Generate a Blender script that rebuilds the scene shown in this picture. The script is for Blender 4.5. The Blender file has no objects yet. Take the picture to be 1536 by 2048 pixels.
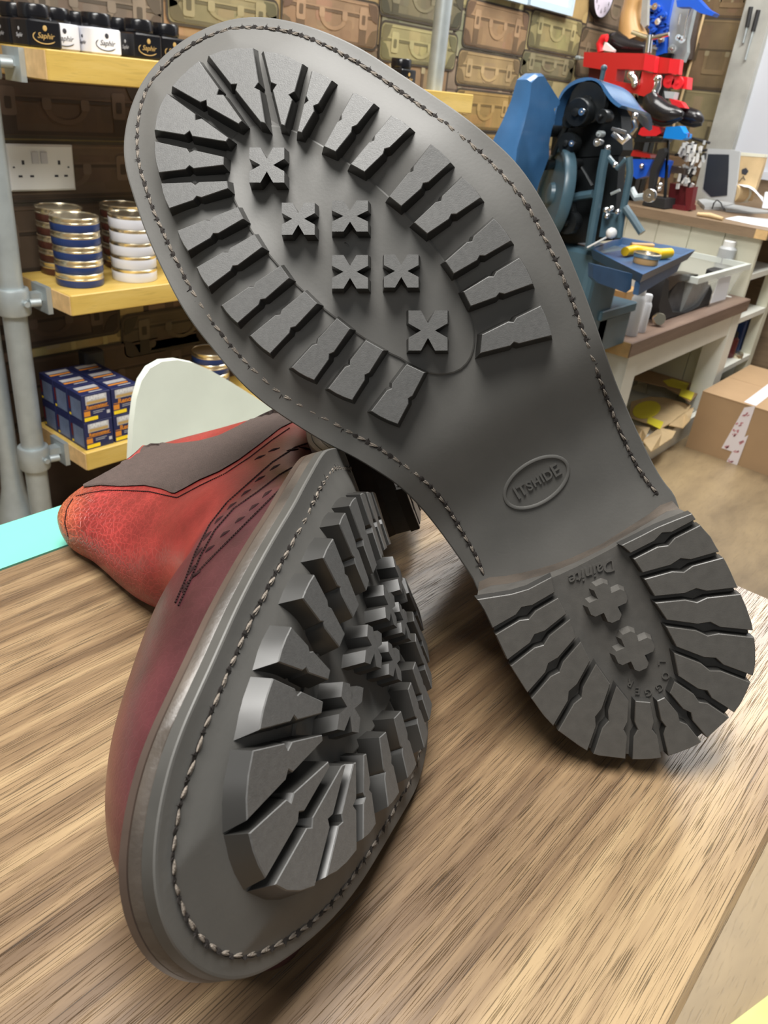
import bpy, bmesh, math, random
import numpy as np
from mathutils import Vector, Matrix
from mathutils.bvhtree import BVHTree
random.seed(7); rng = np.random.default_rng(5)
SC = bpy.context.scene
COL = SC.collection
# ------------------------------------------------------------------ camera calibration (vanishing points of walls, shelves, table)
F = 1540.0
PITCH, ROLL, YAW = (math.radians(a) for a in (28.98766556, 6.31808715, 37.98260554))
cp, sp, cr, sr = math.cos(PITCH), math.sin(PITCH), math.cos(ROLL), math.sin(ROLL)
RZ = np.array([[cr, -sr, 0], [sr, cr, 0], [0, 0, 1]])
NAD, FWD, RGT = RZ @ np.array([0, cp, sp]), RZ @ np.array([0, -sp, cp]), RZ @ np.array([1., 0, 0])
AX = math.cos(YAW)*FWD + math.sin(YAW)*RGT
AY = math.sin(YAW)*FWD - math.cos(YAW)*RGT
W3 = np.stack([AX, AY, -NAD])              # camera axes -> world axes
TABLE = 0.82
CAM = np.array([0, 0, TABLE + 0.2037])
def cray(x, y): return np.array([(x-768)/F, (y-1024)/F, 1.0])
def wray(x, y): return W3 @ cray(x, y)
def at_y(x, y, Y): r = wray(x, y); return CAM + r*(Y/r[1])
def at_x(x, y, X): r = wray(x, y); return CAM + r*(X/r[0])
def at_z(x, y, Zv): r = wray(x, y); return CAM + r*((Zv-CAM[2])/r[2])
cam_d = bpy.data.cameras.new('camera'); cam = bpy.data.objects.new('camera', cam_d); COL.objects.link(cam)
M = W3 @ np.diag([1, -1, -1])
cam.matrix_world = Matrix([[*M[i], CAM[i]] for i in range(3)] + [[0, 0, 0, 1]])
cam_d.sensor_fit = 'VERTICAL'; cam_d.sensor_height = 36; cam_d.lens = F/2048*36
cam_d.clip_start = 0.01; cam_d.clip_end = 50
cam_d.dof.use_dof = True; cam_d.dof.focus_distance = 0.265; cam_d.dof.aperture_fstop = 42
SC.camera = cam
# ------------------------------------------------------------------ materials
def mat(name, col, rough=.5, metal=0, var=0, vscale=30, bump=0, bscale=200, spec=.5, vcol=False, coat=0, vor=0, vorscale=400, alpha=None, trans=0):
    m = bpy.data.materials.new(name); m.use_nodes = True
    nt = m.node_tree; b = nt.nodes['Principled BSDF']; N = nt.nodes.new; L = nt.links.new
    b.inputs['Roughness'].default_value = rough; b.inputs['Metallic'].default_value = metal
    b.inputs['Specular IOR Level'].default_value = spec
    b.inputs['Coat Weight'].default_value = coat
    b.inputs['Coat Roughness'].default_value = .15
    b.inputs['Transmission Weight'].default_value = trans
    if alpha is not None: b.inputs['Alpha'].default_value = alpha
    tc = N('ShaderNodeTexCoord')
    src = None
    if vcol:
        a = N('ShaderNodeVertexColor'); a.layer_name = 'Col'; src = a.outputs['Color']
    else:
        a = N('ShaderNodeRGB'); a.outputs[0].default_value = (*col, 1); src = a.outputs[0]
    if var:
        n = N('ShaderNodeTexNoise'); n.inputs['Scale'].default_value = vscale; n.inputs['Detail'].default_value = 6
        L(tc.outputs['Object'], n.inputs['Vector'])
        mr = N('ShaderNodeMapRange'); mr.inputs['From Min'].default_value = .25; mr.inputs['From Max'].default_value = .75
        mr.inputs['To Min'].default_value = 1-var; mr.inputs['To Max'].default_value = 1+var
        L(n.outputs['Fac'], mr.inputs['Value'])
        mx = N('ShaderNodeVectorMath'); mx.operation = 'SCALE'
        L(src, mx.inputs[0]); L(mr.outputs[0], mx.inputs['Scale']); src = mx.outputs[0]
    L(src, b.inputs['Base Color'])
    if bump or vor:
        bp = N('ShaderNodeBump'); bp.inputs['Distance'].default_value = .001
        bp.inputs['Strength'].default_value = 1
        hs = None
        if bump:
            n2 = N('ShaderNodeTexNoise'); n2.inputs['Scale'].default_value = bscale; n2.inputs['Detail'].default_value = 4
            L(tc.outputs['Object'], n2.inputs['Vector'])
            mm = N('ShaderNodeMath'); mm.operation = 'MULTIPLY'; mm.inputs[1].default_value = bump
            L(n2.outputs['Fac'], mm.inputs[0]); hs = mm.outputs[0]
        if vor:
            v = N('ShaderNodeTexVoronoi'); v.feature = 'DISTANCE_TO_EDGE'; v.inputs['Scale'].default_value = vorscale
            L(tc.outputs['Object'], v.inputs['Vector'])
            cl = N('ShaderNodeMath'); cl.operation = 'MINIMUM'; cl.inputs[1].default_value = .14
            L(v.outputs['Distance'], cl.inputs[0])
            mm2 = N('ShaderNodeMath'); mm2.operation = 'MULTIPLY'; mm2.inputs[1].default_value = vor
            L(cl.outputs[0], mm2.inputs[0])
            if hs is None: hs = mm2.outputs[0]
            else:
                ad = N('ShaderNodeMath'); ad.operation = 'ADD'; L(hs, ad.inputs[0]); L(mm2.outputs[0], ad.inputs[1]); hs = ad.outputs[0]
        L(hs, bp.inputs['Height']); L(bp.outputs[0], b.inputs['Normal'])
    return m
def wood(name, c1, c2, c3, axis=0, stretch=28, scale=7, rough=.45, planks=None, pores=.5, pf=(130, 9), n1s=None):
    m = bpy.data.materials.new(name); m.use_nodes = True
    nt = m.node_tree; b = nt.nodes['Principled BSDF']; N = nt.nodes.new; L = nt.links.new
    b.inputs['Roughness'].default_value = rough
    tc = N('ShaderNodeTexCoord'); mp = N('ShaderNodeMapping')
    s = [stretch]*3; s[axis] = 1.0
    mp.inputs['Scale'].default_value = s
    L(tc.outputs['Object'], mp.inputs['Vector'])
    vec = mp.outputs[0]
    wn = N('ShaderNodeTexNoise'); wn.inputs['Scale'].default_value = 6; wn.inputs['Detail'].default_value = 2
    L(tc.outputs['Object'], wn.inputs['Vector'])
    wm = N('ShaderNodeVectorMath'); wm.operation = 'MULTIPLY_ADD'
    wm.inputs[1].default_value = (.15, .35, .35) if axis == 0 else (.35, .15, .35)
    L(wn.outputs['Color'], wm.inputs[0]); L(vec, wm.inputs[2])
    n1 = N('ShaderNodeTexNoise'); n1.inputs['Scale'].default_value = n1s or scale*.28; n1.inputs['Detail'].default_value = 5; n1.inputs['Roughness'].default_value = .6
    L(wm.outputs[0], n1.inputs['Vector'])
    rp = N('ShaderNodeValToRGB'); e = rp.color_ramp.elements
    e[0].position = .33; e[0].color = (*c1, 1); e[1].position = .68; e[1].color = (*c3, 1)
    k = e.new(.5); k.color = (*c2, 1)
    fac = n1.outputs['Fac']
    if planks:
        sx = N('ShaderNodeSeparateXYZ'); L(tc.outputs['Object'], sx.inputs[0])
        pr = N('ShaderNodeValToRGB'); pr.color_ramp.interpolation = 'CONSTANT'
        pe = pr.color_ramp.elements
        for i, (yv, sh) in enumerate(planks):
            q = pe[i] if i < 2 else pe.new(yv)
            q.position = yv; q.color = (sh, sh, sh, 1)
        mr = N('ShaderNodeMapRange'); mr.inputs['From Min'].default_value = 0; mr.inputs['From Max'].default_value = .34
        L(sx.outputs['XYZ'[1-axis] if axis < 2 else 'X'], mr.inputs['Value']); L(mr.outputs[0], pr.inputs['Fac'])
        ad = N('ShaderNodeMath'); ad.operation = 'ADD'; L(fac, ad.inputs[0]); L(pr.outputs['Color'], ad.inputs[1])
        sb = N('ShaderNodeMath'); sb.operation = 'SUBTRACT'; sb.inputs[1].default_value = .5; L(ad.outputs[0], sb.inputs[0]); fac = sb.outputs[0]
    L(fac, rp.inputs['Fac'])
    # fine dark pores
    mp2 = N('ShaderNodeMapping'); s2 = [pf[0]]*3; s2[axis] = pf[1]; mp2.inputs['Scale'].default_value = s2
    L(tc.outputs['Object'], mp2.inputs['Vector'])
    wm2 = N('ShaderNodeVectorMath'); wm2.operation = 'MULTIPLY_ADD'; wm2.inputs[1].default_value = (.6, .6, .6)
    L(wn.outputs['Color'], wm2.inputs[0]); L(mp2.outputs[0], wm2.inputs[2])
    n2 = N('ShaderNodeTexNoise'); n2.inputs['Scale'].default_value = scale*.55; n2.inputs['Detail'].default_value = 5
    L(wm2.outputs[0], n2.inputs['Vector'])
    pr2 = N('ShaderNodeMapRange'); pr2.inputs['From Min'].default_value = .345; pr2.inputs['From Max'].default_value = .43
    pr2.inputs['To Min'].default_value = 1-pores; pr2.inputs['To Max'].default_value = 1.0
    L(n2.outputs['Fac'], pr2.inputs['Value'])
    mx = N('ShaderNodeVectorMath'); mx.operation = 'SCALE'; L(rp.outputs['Color'], mx.inputs[0]); L(pr2.outputs[0], mx.inputs['Scale'])
    L(mx.outputs[0], b.inputs['Base Color'])
    bp = N('ShaderNodeBump'); bp.inputs['Distance'].default_value = .0006; bp.inputs['Strength'].default_value = .6
    L(pr2.outputs[0], bp.inputs['Height']); L(bp.outputs[0], b.inputs['Normal'])
    return m
MT = {}
def setup_mats():
    d = MT
    d['rubber'] = mat('rubber_sole', (.094, .091, .084), .56, var=.10, vscale=60, bump=.03, bscale=900)
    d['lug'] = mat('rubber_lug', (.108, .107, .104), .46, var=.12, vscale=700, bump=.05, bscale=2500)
    d['heellug'] = mat('rubber_heel', (.066, .062, .056), .42, var=.12, vscale=300, bump=.03, bscale=2500)
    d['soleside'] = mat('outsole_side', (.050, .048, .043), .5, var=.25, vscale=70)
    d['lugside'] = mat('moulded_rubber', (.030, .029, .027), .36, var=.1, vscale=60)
    d['edge'] = mat('burnished_sole_edge', (.062, .050, .040), .42, var=.5, vscale=55, bump=.15, bscale=500)
    d['welt'] = mat('dark_welt', (.060, .042, .033), .4, var=.3, vscale=60)
    d['thread'] = mat('waxed_thread', (.20, .17, .14), .8, var=.35, vscale=900, bump=.5, bscale=2500)
    d['hole_shade'] = mat('stitch_hole_and_shade', (.018, .014, .012), .9)
    d['leather'] = mat('patina_leather', (1, 1, 1), .36, vcol=True, var=.12, vscale=90, bump=.12, bscale=260, vor=1.7, vorscale=420)
    d['lining'] = mat('boot_lining', (.20, .10, .06), .8, var=.2)
    d['stitch'] = mat('dark_brown_stitch', (.022, .010, .010), .95, spec=.1)
    d['gusset'] = mat('elastic_gusset', (.060, .040, .034), .85, var=.16, vscale=300, bump=.5, bscale=1600)
    d['galv'] = mat('galvanised_steel', (.47, .52, .53), .45, .55, var=.12, vscale=25)
    d['pine'] = wood('varnished_pine', (.52, .33, .07), (.62, .42, .10), (.70, .50, .16), axis=0, stretch=14, scale=5, pores=.12)
    d['pine_end'] = mat('pine_end_grain', (.72, .48, .22), .6, var=.15, vscale=60)
    d['white'] = mat('white_plastic', (.80, .80, .78), .35)
    d['chairwhite'] = mat('scuffed_white_plastic', (.78, .83, .74), .4, var=.05, vscale=14)
    d['black'] = mat('black_gloss', (.008, .008, .010), .22)
    d['blackm'] = mat('black_matt', (.014, .014, .015), .6)
    d['gold'] = mat('gold_print', (.62, .42, .16), .4, .3)
    d['goldm'] = mat('gold_metal', (.80, .73, .56), .25, .95)
    d['navy'] = mat('navy_lacquer', (.018, .045, .17), .3)
    d['tinwhite'] = mat('white_lacquer', (.78, .80, .88), .3)
    d['tinbrown'] = mat('brown_lacquer', (.075, .025, .018), .3)
    d['boxblue'] = mat('dark_blue_card', (.016, .022, .085), .4)
    d['boxside'] = mat('grey_blue_card', (.13, .17, .27), .45, var=.25, vscale=40)
    d['orange'] = mat('orange_print', (.72, .27, .03), .5)
    d['yellow'] = mat('yellow_print', (.95, .68, .02), .5)
    d['silver'] = mat('silver_print', (.6, .6, .62), .4, .2)
    d['teal'] = mat('teal_paint', (.13, .43, .34), .4)
    d['cream'] = mat('cream_paint', (.72, .71, .58), .5, var=.05, vscale=10)
    d['creamw'] = mat('white_paint', (.80, .81, .74), .5, var=.04, vscale=8)
    d['mblue'] = mat('machine_blue_enamel', (.055, .17, .38), .25, var=.15, vscale=18, coat=.4)
    d['mteal'] = mat('machine_grey_blue_enamel', (.060, .115, .150), .35, var=.15, vscale=25)
    d['mdark'] = mat('oily_dark_iron', (.018, .021, .023), .35, .4, var=.3, vscale=30)
    d['tray'] = mat('blue_enamel_tray', (.040, .105, .23), .35, var=.2, vscale=22)
    d['chrome'] = mat('chrome', (.80, .80, .80), .15, 1)
    d['red'] = mat('red_enamel', (.52, .020, .018), .35)
    d['redp'] = mat('bright_red_plastic', (.75, .02, .03), .35)
    d['bluep'] = mat('bright_blue_plastic', (.01, .10, .62), .35)
    d['blueq'] = mat('sky_blue_plastic', (.0, .22, .70), .4)
    d['maroon'] = mat('maroon_paint', (.13, .012, .016), .4)
    d['card'] = mat('brown_cardboard', (.40, .26, .14), .75, var=.05, vscale=12)
    d['kraft'] = mat('kraft_paper', (.60, .44, .24), .7, var=.12, vscale=20)
    d['ltan'] = mat('tan_wood_last', (.52, .31, .12), .4, var=.12, vscale=12)
    d['paper'] = mat('white_paper', (.80, .82, .86), .6)
    d['tape'] = mat('white_tape', (.80, .74, .76), .35)
    d['redprint'] = mat('red_print', (.56, .22, .25), .5)
    d['bshoe'] = mat('black_leather', (.016, .014, .015), .22, var=.2, vscale=30)
    d['clear'] = mat('clear_plastic', (.80, .84, .80), .2, alpha=.32)
    d['yellowp'] = mat('yellow_plastic', (.90, .55, .01), .4)
    d['yellowt'] = mat('yellow_tape', (.88, .76, .05), .45)
    d['grey'] = mat('grey_plastic', (.45, .47, .48), .45)
    d['screen'] = mat('dark_screen', (.03, .035, .045), .2)
    d['lilac'] = mat('clock_face', (.72, .68, .80), .4)
    d['ink'] = mat('black_ink', (.03, .03, .04), .6)
    d['bpaint'] = mat('blue_frame', (.52, .66, .78), .4)
    d['counter'] = wood('brown_worktop', (.13, .085, .065), (.18, .12, .09), (.24, .165, .125), axis=0, stretch=16, scale=5, pores=.2)
    d['counter_y'] = wood('oak_worktop', (.19, .13, .08), (.25, .175, .11), (.31, .22, .14), axis=1, stretch=16, scale=5, pores=.2)
    d['table'] = wood('oak_laminate', (.110, .068, .037), (.195, .128, .069), (.315, .222, .120), axis=0, stretch=30, scale=8, rough=.31, pores=.62, pf=(820, 11), n1s=4.2,
                      planks=[(0, .60), (.07, .56), (.135, .41), (.40, .50), (.72, .47)])
    d['floor'] = wood('vinyl_floor', (.17, .122, .07), (.28, .205, .115), (.36, .265, .145), axis=0, stretch=4, scale=5, rough=.4, pores=.18)
    d['wallpaper'] = mat('suitcase_wallpaper', (1, 1, 1), .75, vcol=True, var=.30, vscale=9)
    d['trimgrey'] = mat('grey_washed_trim', (.36, .36, .33), .6, var=.25, vscale=9)
    d['panelgrey'] = mat('pale_grey_panel', (.55, .57, .62), .4)
    d['plaster'] = mat('plaster', (.7, .68, .62), .8)
    d['rope'] = mat('silver_white_strip', (.72, .72, .70), .4, .2)
setup_mats()
def pebble():
    nt = MT['leather'].node_tree; bp = next(n for n in nt.nodes if n.type == 'BUMP'); a = nt.nodes.new('ShaderNodeAttribute'); a.attribute_name = 'pebble'
    nt.links.new(a.outputs['Fac'], bp.inputs['Strength'])
    b = nt.nodes['Principled BSDF']; src = b.inputs['Base Color'].links[0].from_socket
    v = next(n for n in nt.nodes if n.type == 'TEX_VORONOI'); N = nt.nodes.new; L = nt.links.new
    mr = N('ShaderNodeMapRange'); mr.inputs['From Min'].default_value = .02; mr.inputs['From Max'].default_value = .22; mr.inputs['To Min'].default_value = 1.25; mr.inputs['To Max'].default_value = .62; L(v.outputs['Distance'], mr.inputs['Value'])
    n3 = N('ShaderNodeTexNoise'); n3.inputs['Scale'].default_value = 38; n3.inputs['Detail'].default_value = 5; tc = next(n for n in nt.nodes if n.type == 'TEX_COORD'); L(tc.outputs['Object'], n3.inputs['Vector'])
    m2 = N('ShaderNodeMapRange'); m2.inputs['From Min'].default_value = .3; m2.inputs['From Max'].default_value = .7; m2.inputs['To Min'].default_value = .62; m2.inputs['To Max'].default_value = 1.25; L(n3.outputs['Fac'], m2.inputs['Value'])
    mm = N('ShaderNodeMix'); mm.data_type = 'FLOAT'; mm.inputs[2].default_value = 1.0; L(a.outputs['Fac'], mm.inputs[0]); L(mr.outputs[0], mm.inputs[3])
    p_ = N('ShaderNodeMath'); p_.operation = 'MULTIPLY'; L(mm.outputs[0], p_.inputs[0]); L(m2.outputs[0], p_.inputs[1])
    sc = N('ShaderNodeVectorMath'); sc.operation = 'SCALE'; L(src, sc.inputs[0]); L(p_.outputs[0], sc.inputs['Scale']); L(sc.outputs[0], b.inputs['Base Color'])
pebble()
# ------------------------------------------------------------------ mesh builder
class MB:
    def __init__(s): s.v = []; s.f = []; s.m = []; s.c = {}
    def add(s, pts, faces, mi=0):
        o = len(s.v); s.v += [tuple(float(a) for a in p) for p in pts]
        for f in faces: s.f.append(tuple(o+i for i in f)); s.m.append(mi)
        return o
    def box(s, c, size, rot=None, mi=0):
        h = np.array(size)/2; P = []
        for sx in (-1, 1):
            for sy in (-1, 1):
                for sz in (-1, 1): P.append(np.array([sx, sy, sz])*h)
        if rot is not None: P = [rot @ p for p in P]
        s.add([np.array(c)+p for p in P], [(0, 1, 3, 2), (4, 6, 7, 5), (0, 4, 5, 1), (2, 3, 7, 6), (0, 2, 6, 4), (1, 5, 7, 3)], mi)
    def box2(s, a, b, mi=0):
        a, b = np.array(a, float), np.array(b, float); s.box((a+b)/2, np.abs(b-a), None, mi)
    def rbox(s, a, b, r, mi=0, n=3):
        # box with rounded vertical edges and softened top and bottom
        a, b = np.minimum(a, b), np.maximum(a, b)
        def ring(z, ins):
            P = []
            for (cx, cy, a0) in ((b[0]-r, b[1]-r, 0), (a[0]+r, b[1]-r, 90), (a[0]+r, a[1]+r, 180), (b[0]-r, a[1]+r, 270)):
                for k in range(n+1):
                    t = math.radians(a0+90*k/n); P.append((cx+(r-ins)*math.cos(t), cy+(r-ins)*math.sin(t), z))
            return P
        q = r*.45
        s.rings([ring(a[2], q), ring(a[2]+q, 0), ring(b[2]-q, 0), ring(b[2], q)], mi)
    def rings(s, R, mi=0, cap=True, close=True):
        n = len(R[0]); o = len(s.v); F_ = []
        pts = [p for r in R for p in r]
        for i in range(len(R)-1):
            for j in range(n if close else n-1):
                F_.append((i*n+j, i*n+(j+1) % n, (i+1)*n+(j+1) % n, (i+1)*n+j))
        if cap and close:
            F_.append(tuple(range(n-1, -1, -1))); F_.append(tuple((len(R)-1)*n+j for j in range(n)))
        s.add(pts, F_, mi)
    def prism(s, top, bot, mi=0):
        n = len(top); s.rings([bot, top], mi)
    def tube(s, path, r, n=8, mi=0, cap=True):
        path = [np.array(p, float) for p in path]; R = []
        rr = r if hasattr(r, '__len__') else [r]*len(path)
        prev = None
        for i, p in enumerate(path):
            t = path[min(i+1, len(path)-1)]-path[max(i-1, 0)]; t = t/(np.linalg.norm(t)+1e-12)
            if prev is None:
                a = np.array([0, 0, 1.]) if abs(t[2]) < .9 else np.array([1., 0, 0])
            else: a = prev
            u = a - t*(a@t); u /= np.linalg.norm(u); v = np.cross(t, u); prev = u
            R.append([p + rr[i]*(math.cos(2*math.pi*k/n)*u + math.sin(2*math.pi*k/n)*v) for k in range(n)])
        s.rings(R, mi, cap)
    def lathe(s, prof, c, rot=None, n=32, mi=0, cap=True):
        R = []
        for (r, z) in prof:
            ring = []
            for k in range(n):
                a = 2*math.pi*k/n; p = np.array([r*math.cos(a), r*math.sin(a), z])
                ring.append(np.array(c) + (rot @ p if rot is not None else p))
            R.append(ring)
        s.rings(R, mi, cap)
    def ell(s, c, ax, n=8, k=6, mi=0):
        # ellipsoid with axes = rows of ax
        R = []
        for i in range(k+1):
            t = math.pi*(i+.0)/k; t = min(max(t, .12), math.pi-.12)
            R.append([np.array(c)+math.cos(t)*ax[0]+math.sin(t)*(math.cos(2*math.pi*j/n)*ax[1]+math.sin(2*math.pi*j/n)*ax[2]) for j in range(n)])
        s.rings(R, mi)
    def grid(s, G, mi=0):
        a, b = len(G), len(G[0])
        s.add([p for r in G for p in r], [(i*b+j, i*b+j+1, (i+1)*b+j+1, (i+1)*b+j) for i in range(a-1) for j in range(b-1)], mi)
    def text(s, body, size, fr, ext=.0004, mi=0, align='CENTER', shear=0, bold=0):
        # fr(a, b, c): maps text plane coords to world
        cu = bpy.data.curves.new('lettering', 'FONT'); cu.body = body; cu.size = size; cu.align_x = align; cu.align_y = 'CENTER'
        cu.extrude = ext; cu.resolution_u = 3; cu.shear = shear; cu.offset = bold
        o = bpy.data.objects.new('lettering', cu); COL.objects.link(o)
        dg = bpy.context.evaluated_depsgraph_get(); me = bpy.data.meshes.new_from_object(o.evaluated_get(dg))
        s.add([fr(*v.co) for v in me.vertices], [tuple(p.vertices) for p in me.polygons], mi)
        bpy.data.objects.remove(o); bpy.data.meshes.remove(me); bpy.data.curves.remove(cu)
    def build(s, name, mats, parent=None, origin=None, smooth=None, colors=None, recalc=True):
        if not isinstance(mats, (list, tuple)): mats = [mats]
        if parent is not None: o0 = np.array(ORG[parent.name])
        elif origin is not None: o0 = np.array(origin, float)
        else:
            V = np.array(s.v); o0 = np.array([*((V.min(0)+V.max(0))/2)[:2], V[:, 2].min()])
        me = bpy.data.meshes.new(name)
        me.from_pydata([tuple(np.array(p)-o0) for p in s.v], [], s.f)
        for m in mats: me.materials.append(MT[m] if isinstance(m, str) else m)
        me.polygons.foreach_set('material_index', s.m)
        if colors is not None:
            at = me.color_attributes.new('Col', 'FLOAT_COLOR', 'POINT')
            at.data.foreach_set('color', np.concatenate([np.array(colors), np.ones((len(colors), 1))], 1).ravel())
        me.update()
        if recalc:
            bm = bmesh.new(); bm.from_mesh(me); bmesh.ops.recalc_face_normals(bm, faces=bm.faces); bm.to_mesh(me); bm.free()
        if smooth is not None:
            me.polygons.foreach_set('use_smooth', [True]*len(me.polygons))
            me.set_sharp_from_angle(angle=math.radians(smooth))
        ob = bpy.data.objects.new(name, me); COL.objects.link(ob)
        if parent is not None: ob.parent = parent
        else: ob.location = Vector(o0)
        ORG[ob.name] = o0
        return ob
ORG = {}
def tag(o, label, cat, group=None, kind=None):
    if label: o['label'] = label
    if cat: o['category'] = cat
    if group: o['group'] = group
    if kind: o['kind'] = kind
    return o
def thing(name, loc, label, cat, group=None):
    o = bpy.data.objects.new(name, None); COL.objects.link(o); o.location = Vector([float(a) for a in loc]); o.empty_display_size = .02
    ORG[o.name] = np.array(loc, float)
    return tag(o, label, cat, group)
def dup(root, loc, rz, label, group=None):
    r = root.copy(); COL.objects.link(r); r.location = Vector([float(a) for a in loc]); r.rotation_euler = (0, 0, rz)
    r['label'] = label
    if group: r['group'] = group
    for ch in list(root.children):
        c = ch.copy(); COL.objects.link(c); c.parent = r
        for g in list(ch.children):
            d = g.copy(); COL.objects.link(d); d.parent = c
    return r
def structure(o): o['kind'] = 'structure'; return o
def rotz(a): c, s = math.cos(a), math.sin(a); return np.array([[c, -s, 0], [s, c, 0], [0, 0, 1]])
def frame_from(zaxis, xhint=(1, 0, 0)):
    z = np.array(zaxis, float); z /= np.linalg.norm(z); x = np.array(xhint, float); x = x - z*(x@z)
    if np.linalg.norm(x) < 1e-6: x = np.array([0, 1., 0]) - z*z[1]
    x /= np.linalg.norm(x); return np.stack([x, np.cross(z, x), z], 1)
# ------------------------------------------------------------------ the pair of boots: sole traced once, second boot is its mirror image
CZ = CAM[2]
MM = .001
BTX = [-200, -105, -80, -55, -25, 0, 30, 60, 85, 115]
BTY = [-26, -23, -18, -6.14, -2, 0, -1.73, -9.65, -16.55, -30.1]
_u = np.linspace(-260, 180, 881)
_w = np.interp(_u, BTX, BTY); _w[_u > 115] = -30.1-(_u[_u > 115]-115)*.45
_k = np.exp(-.5*(np.arange(-24, 25)/9.)**2); _k /= _k.sum()
_w = np.convolve(np.pad(_w, 24, 'edge'), _k, 'valid')
def bend(u): return np.interp(u, _u, _w)
LUGH = 6.4
class Frame:
    def __init__(s, O, U, V, N, k=1.0): s.O, s.U, s.V, s.N = (np.array(a, float) for a in (O, U, V, N)); s.O = CAM+(s.O-CAM)*k; s.m = MM*k
    def P(s, q): return s.O + s.m*(q[0]*s.U + q[1]*s.V + q[2]*s.N)
    def inv(s, P): d = (np.array(P)-s.O)/s.m; return np.array([d@s.U, d@s.V, d@s.N])
FU = Frame((.20216, .16398, CZ-.05643), (-.1621, .6754, .7194), (.6462, -.4783, .5947), (-.7457, -.5613, .3589), .968)
FL = Frame((.16478, .12344, CZ-.15401), (-.7822, -.6215, -.0437), (.2741, -.2803, -.9199), (.5595, -.7316, .3896))
def unp(x, y, h=0.0, w=None):
    # point of the upper sole's own surface (plus h) seen at a place of the photograph -> sole coordinates in mm
    r = wray(x, y); ww = h if w is None else w
    for i in range(40):
        t = ((FU.O+FU.N*ww*FU.m-CAM)@FU.N)/(r@FU.N); q = FU.inv(CAM+r*t)
        if w is not None: break
        ww = .5*ww + .5*(bend(q[0])+h)
    return np.array([q[0], q[1], ww])
def resample(P, n=None, step=None, closed=False):
    P = np.array(P, float)
    if closed: P = np.concatenate([P, P[:1]])
    d = np.concatenate([[0], np.cumsum(np.linalg.norm(np.diff(P, axis=0), axis=1))])
    if n is None: n = max(2, int(round(d[-1]/step))+1)
    t = np.linspace(0, d[-1], n, endpoint=not closed)
    return np.stack([np.interp(t, d, P[:, k]) for k in range(P.shape[1])], 1)
def smooth_line(P, it=3):
    P = np.array(P, float)
    for _ in range(it):
        Q = P.copy(); Q[1:-1] = .25*P[:-2]+.5*P[1:-1]+.25*P[2:]; P = Q
    return P
HEELRIM = [(1384, 1027), (1399, 1049), (1422, 1074), (1432, 1093), (1455, 1128), (1471, 1165), (1492, 1211), (1504.6, 1248), (1511, 1289.5), (1511.6, 1335), (1502.5, 1364), (1482, 1410), (1461, 1434), (1422, 1470), (1397, 1490), (1349, 1509), (1316, 1518), (1266.5, 1520), (1190, 1511), (1165, 1497), (1115, 1461), (1086, 1430), (1057, 1389), (1020, 1331), (989, 1265), (968, 1219), (954, 1199)]
BREAST_T = [(954, 1199), (1024, 1188), (1101, 1165), (1169, 1132), (1241, 1093), (1320, 1052), (1384, 1027)]
BREAST_S = [(945, 1157), (1024, 1150), (1099, 1132), (1150, 1113), (1206, 1087), (1297, 1029), (1349, 987)]
LEFT = [(945, 1157), (915, 1112), (892, 1080), (863, 1041), (829, 1001), (788, 963), (739, 934), (700, 909), (666, 896), (627, 873), (580, 843), (535, 814), (498, 783), (467, 752), (433, 708), (390, 657), (352, 597), (312, 516), (283, 448), (266, 393), (251, 348), (244, 297), (249.5, 248), (262, 205), (282, 160), (315, 120), (354, 85), (399, 59), (438, 42), (477, 33), (510, 30.5)]
RIGHT = [(555.5, 34.6), (604, 46), (653, 63), (692, 80), (730, 99), (775, 129), (830, 165), (888, 203), (947, 246), (1000, 290), (1033, 321), (1066, 367), (1092, 412), (1112, 448), (1130, 485), (1153, 543), (1175, 597), (1194, 653), (1212, 706), (1231, 761), (1252, 808), (1274, 859), (1300, 914), (1336, 979), (1349, 987)]
STITCH = [(967, 1151), (962, 1132), (945.5, 1099), (925, 1066), (900, 1022), (880, 994), (848, 959), (797.6, 922), (743, 887), (704, 867), (674, 849), (615, 818), (556.6, 785), (502, 734), (459, 689), (424, 642), (385, 583), (353, 521), (324, 458), (305, 417), (288.6, 365), (277, 326), (274, 290), (277.5, 228), (293.5, 178), (321, 140), (360, 104.6), (402, 78.6), (445, 62), (484, 55.5), (523, 56), (568, 61), (611, 74), (653, 91.6), (686, 109), (728, 134), (786, 173), (838, 211), (890, 247), (942, 289), (981, 325), (1014, 360), (1043, 393), (1063, 425), (1082, 464), (1105, 507), (1126, 555), (1149, 613), (1173, 684), (1196, 750), (1219.5, 812), (1247, 879), (1274, 934), (1298, 969), (1312, 985)]
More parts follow.
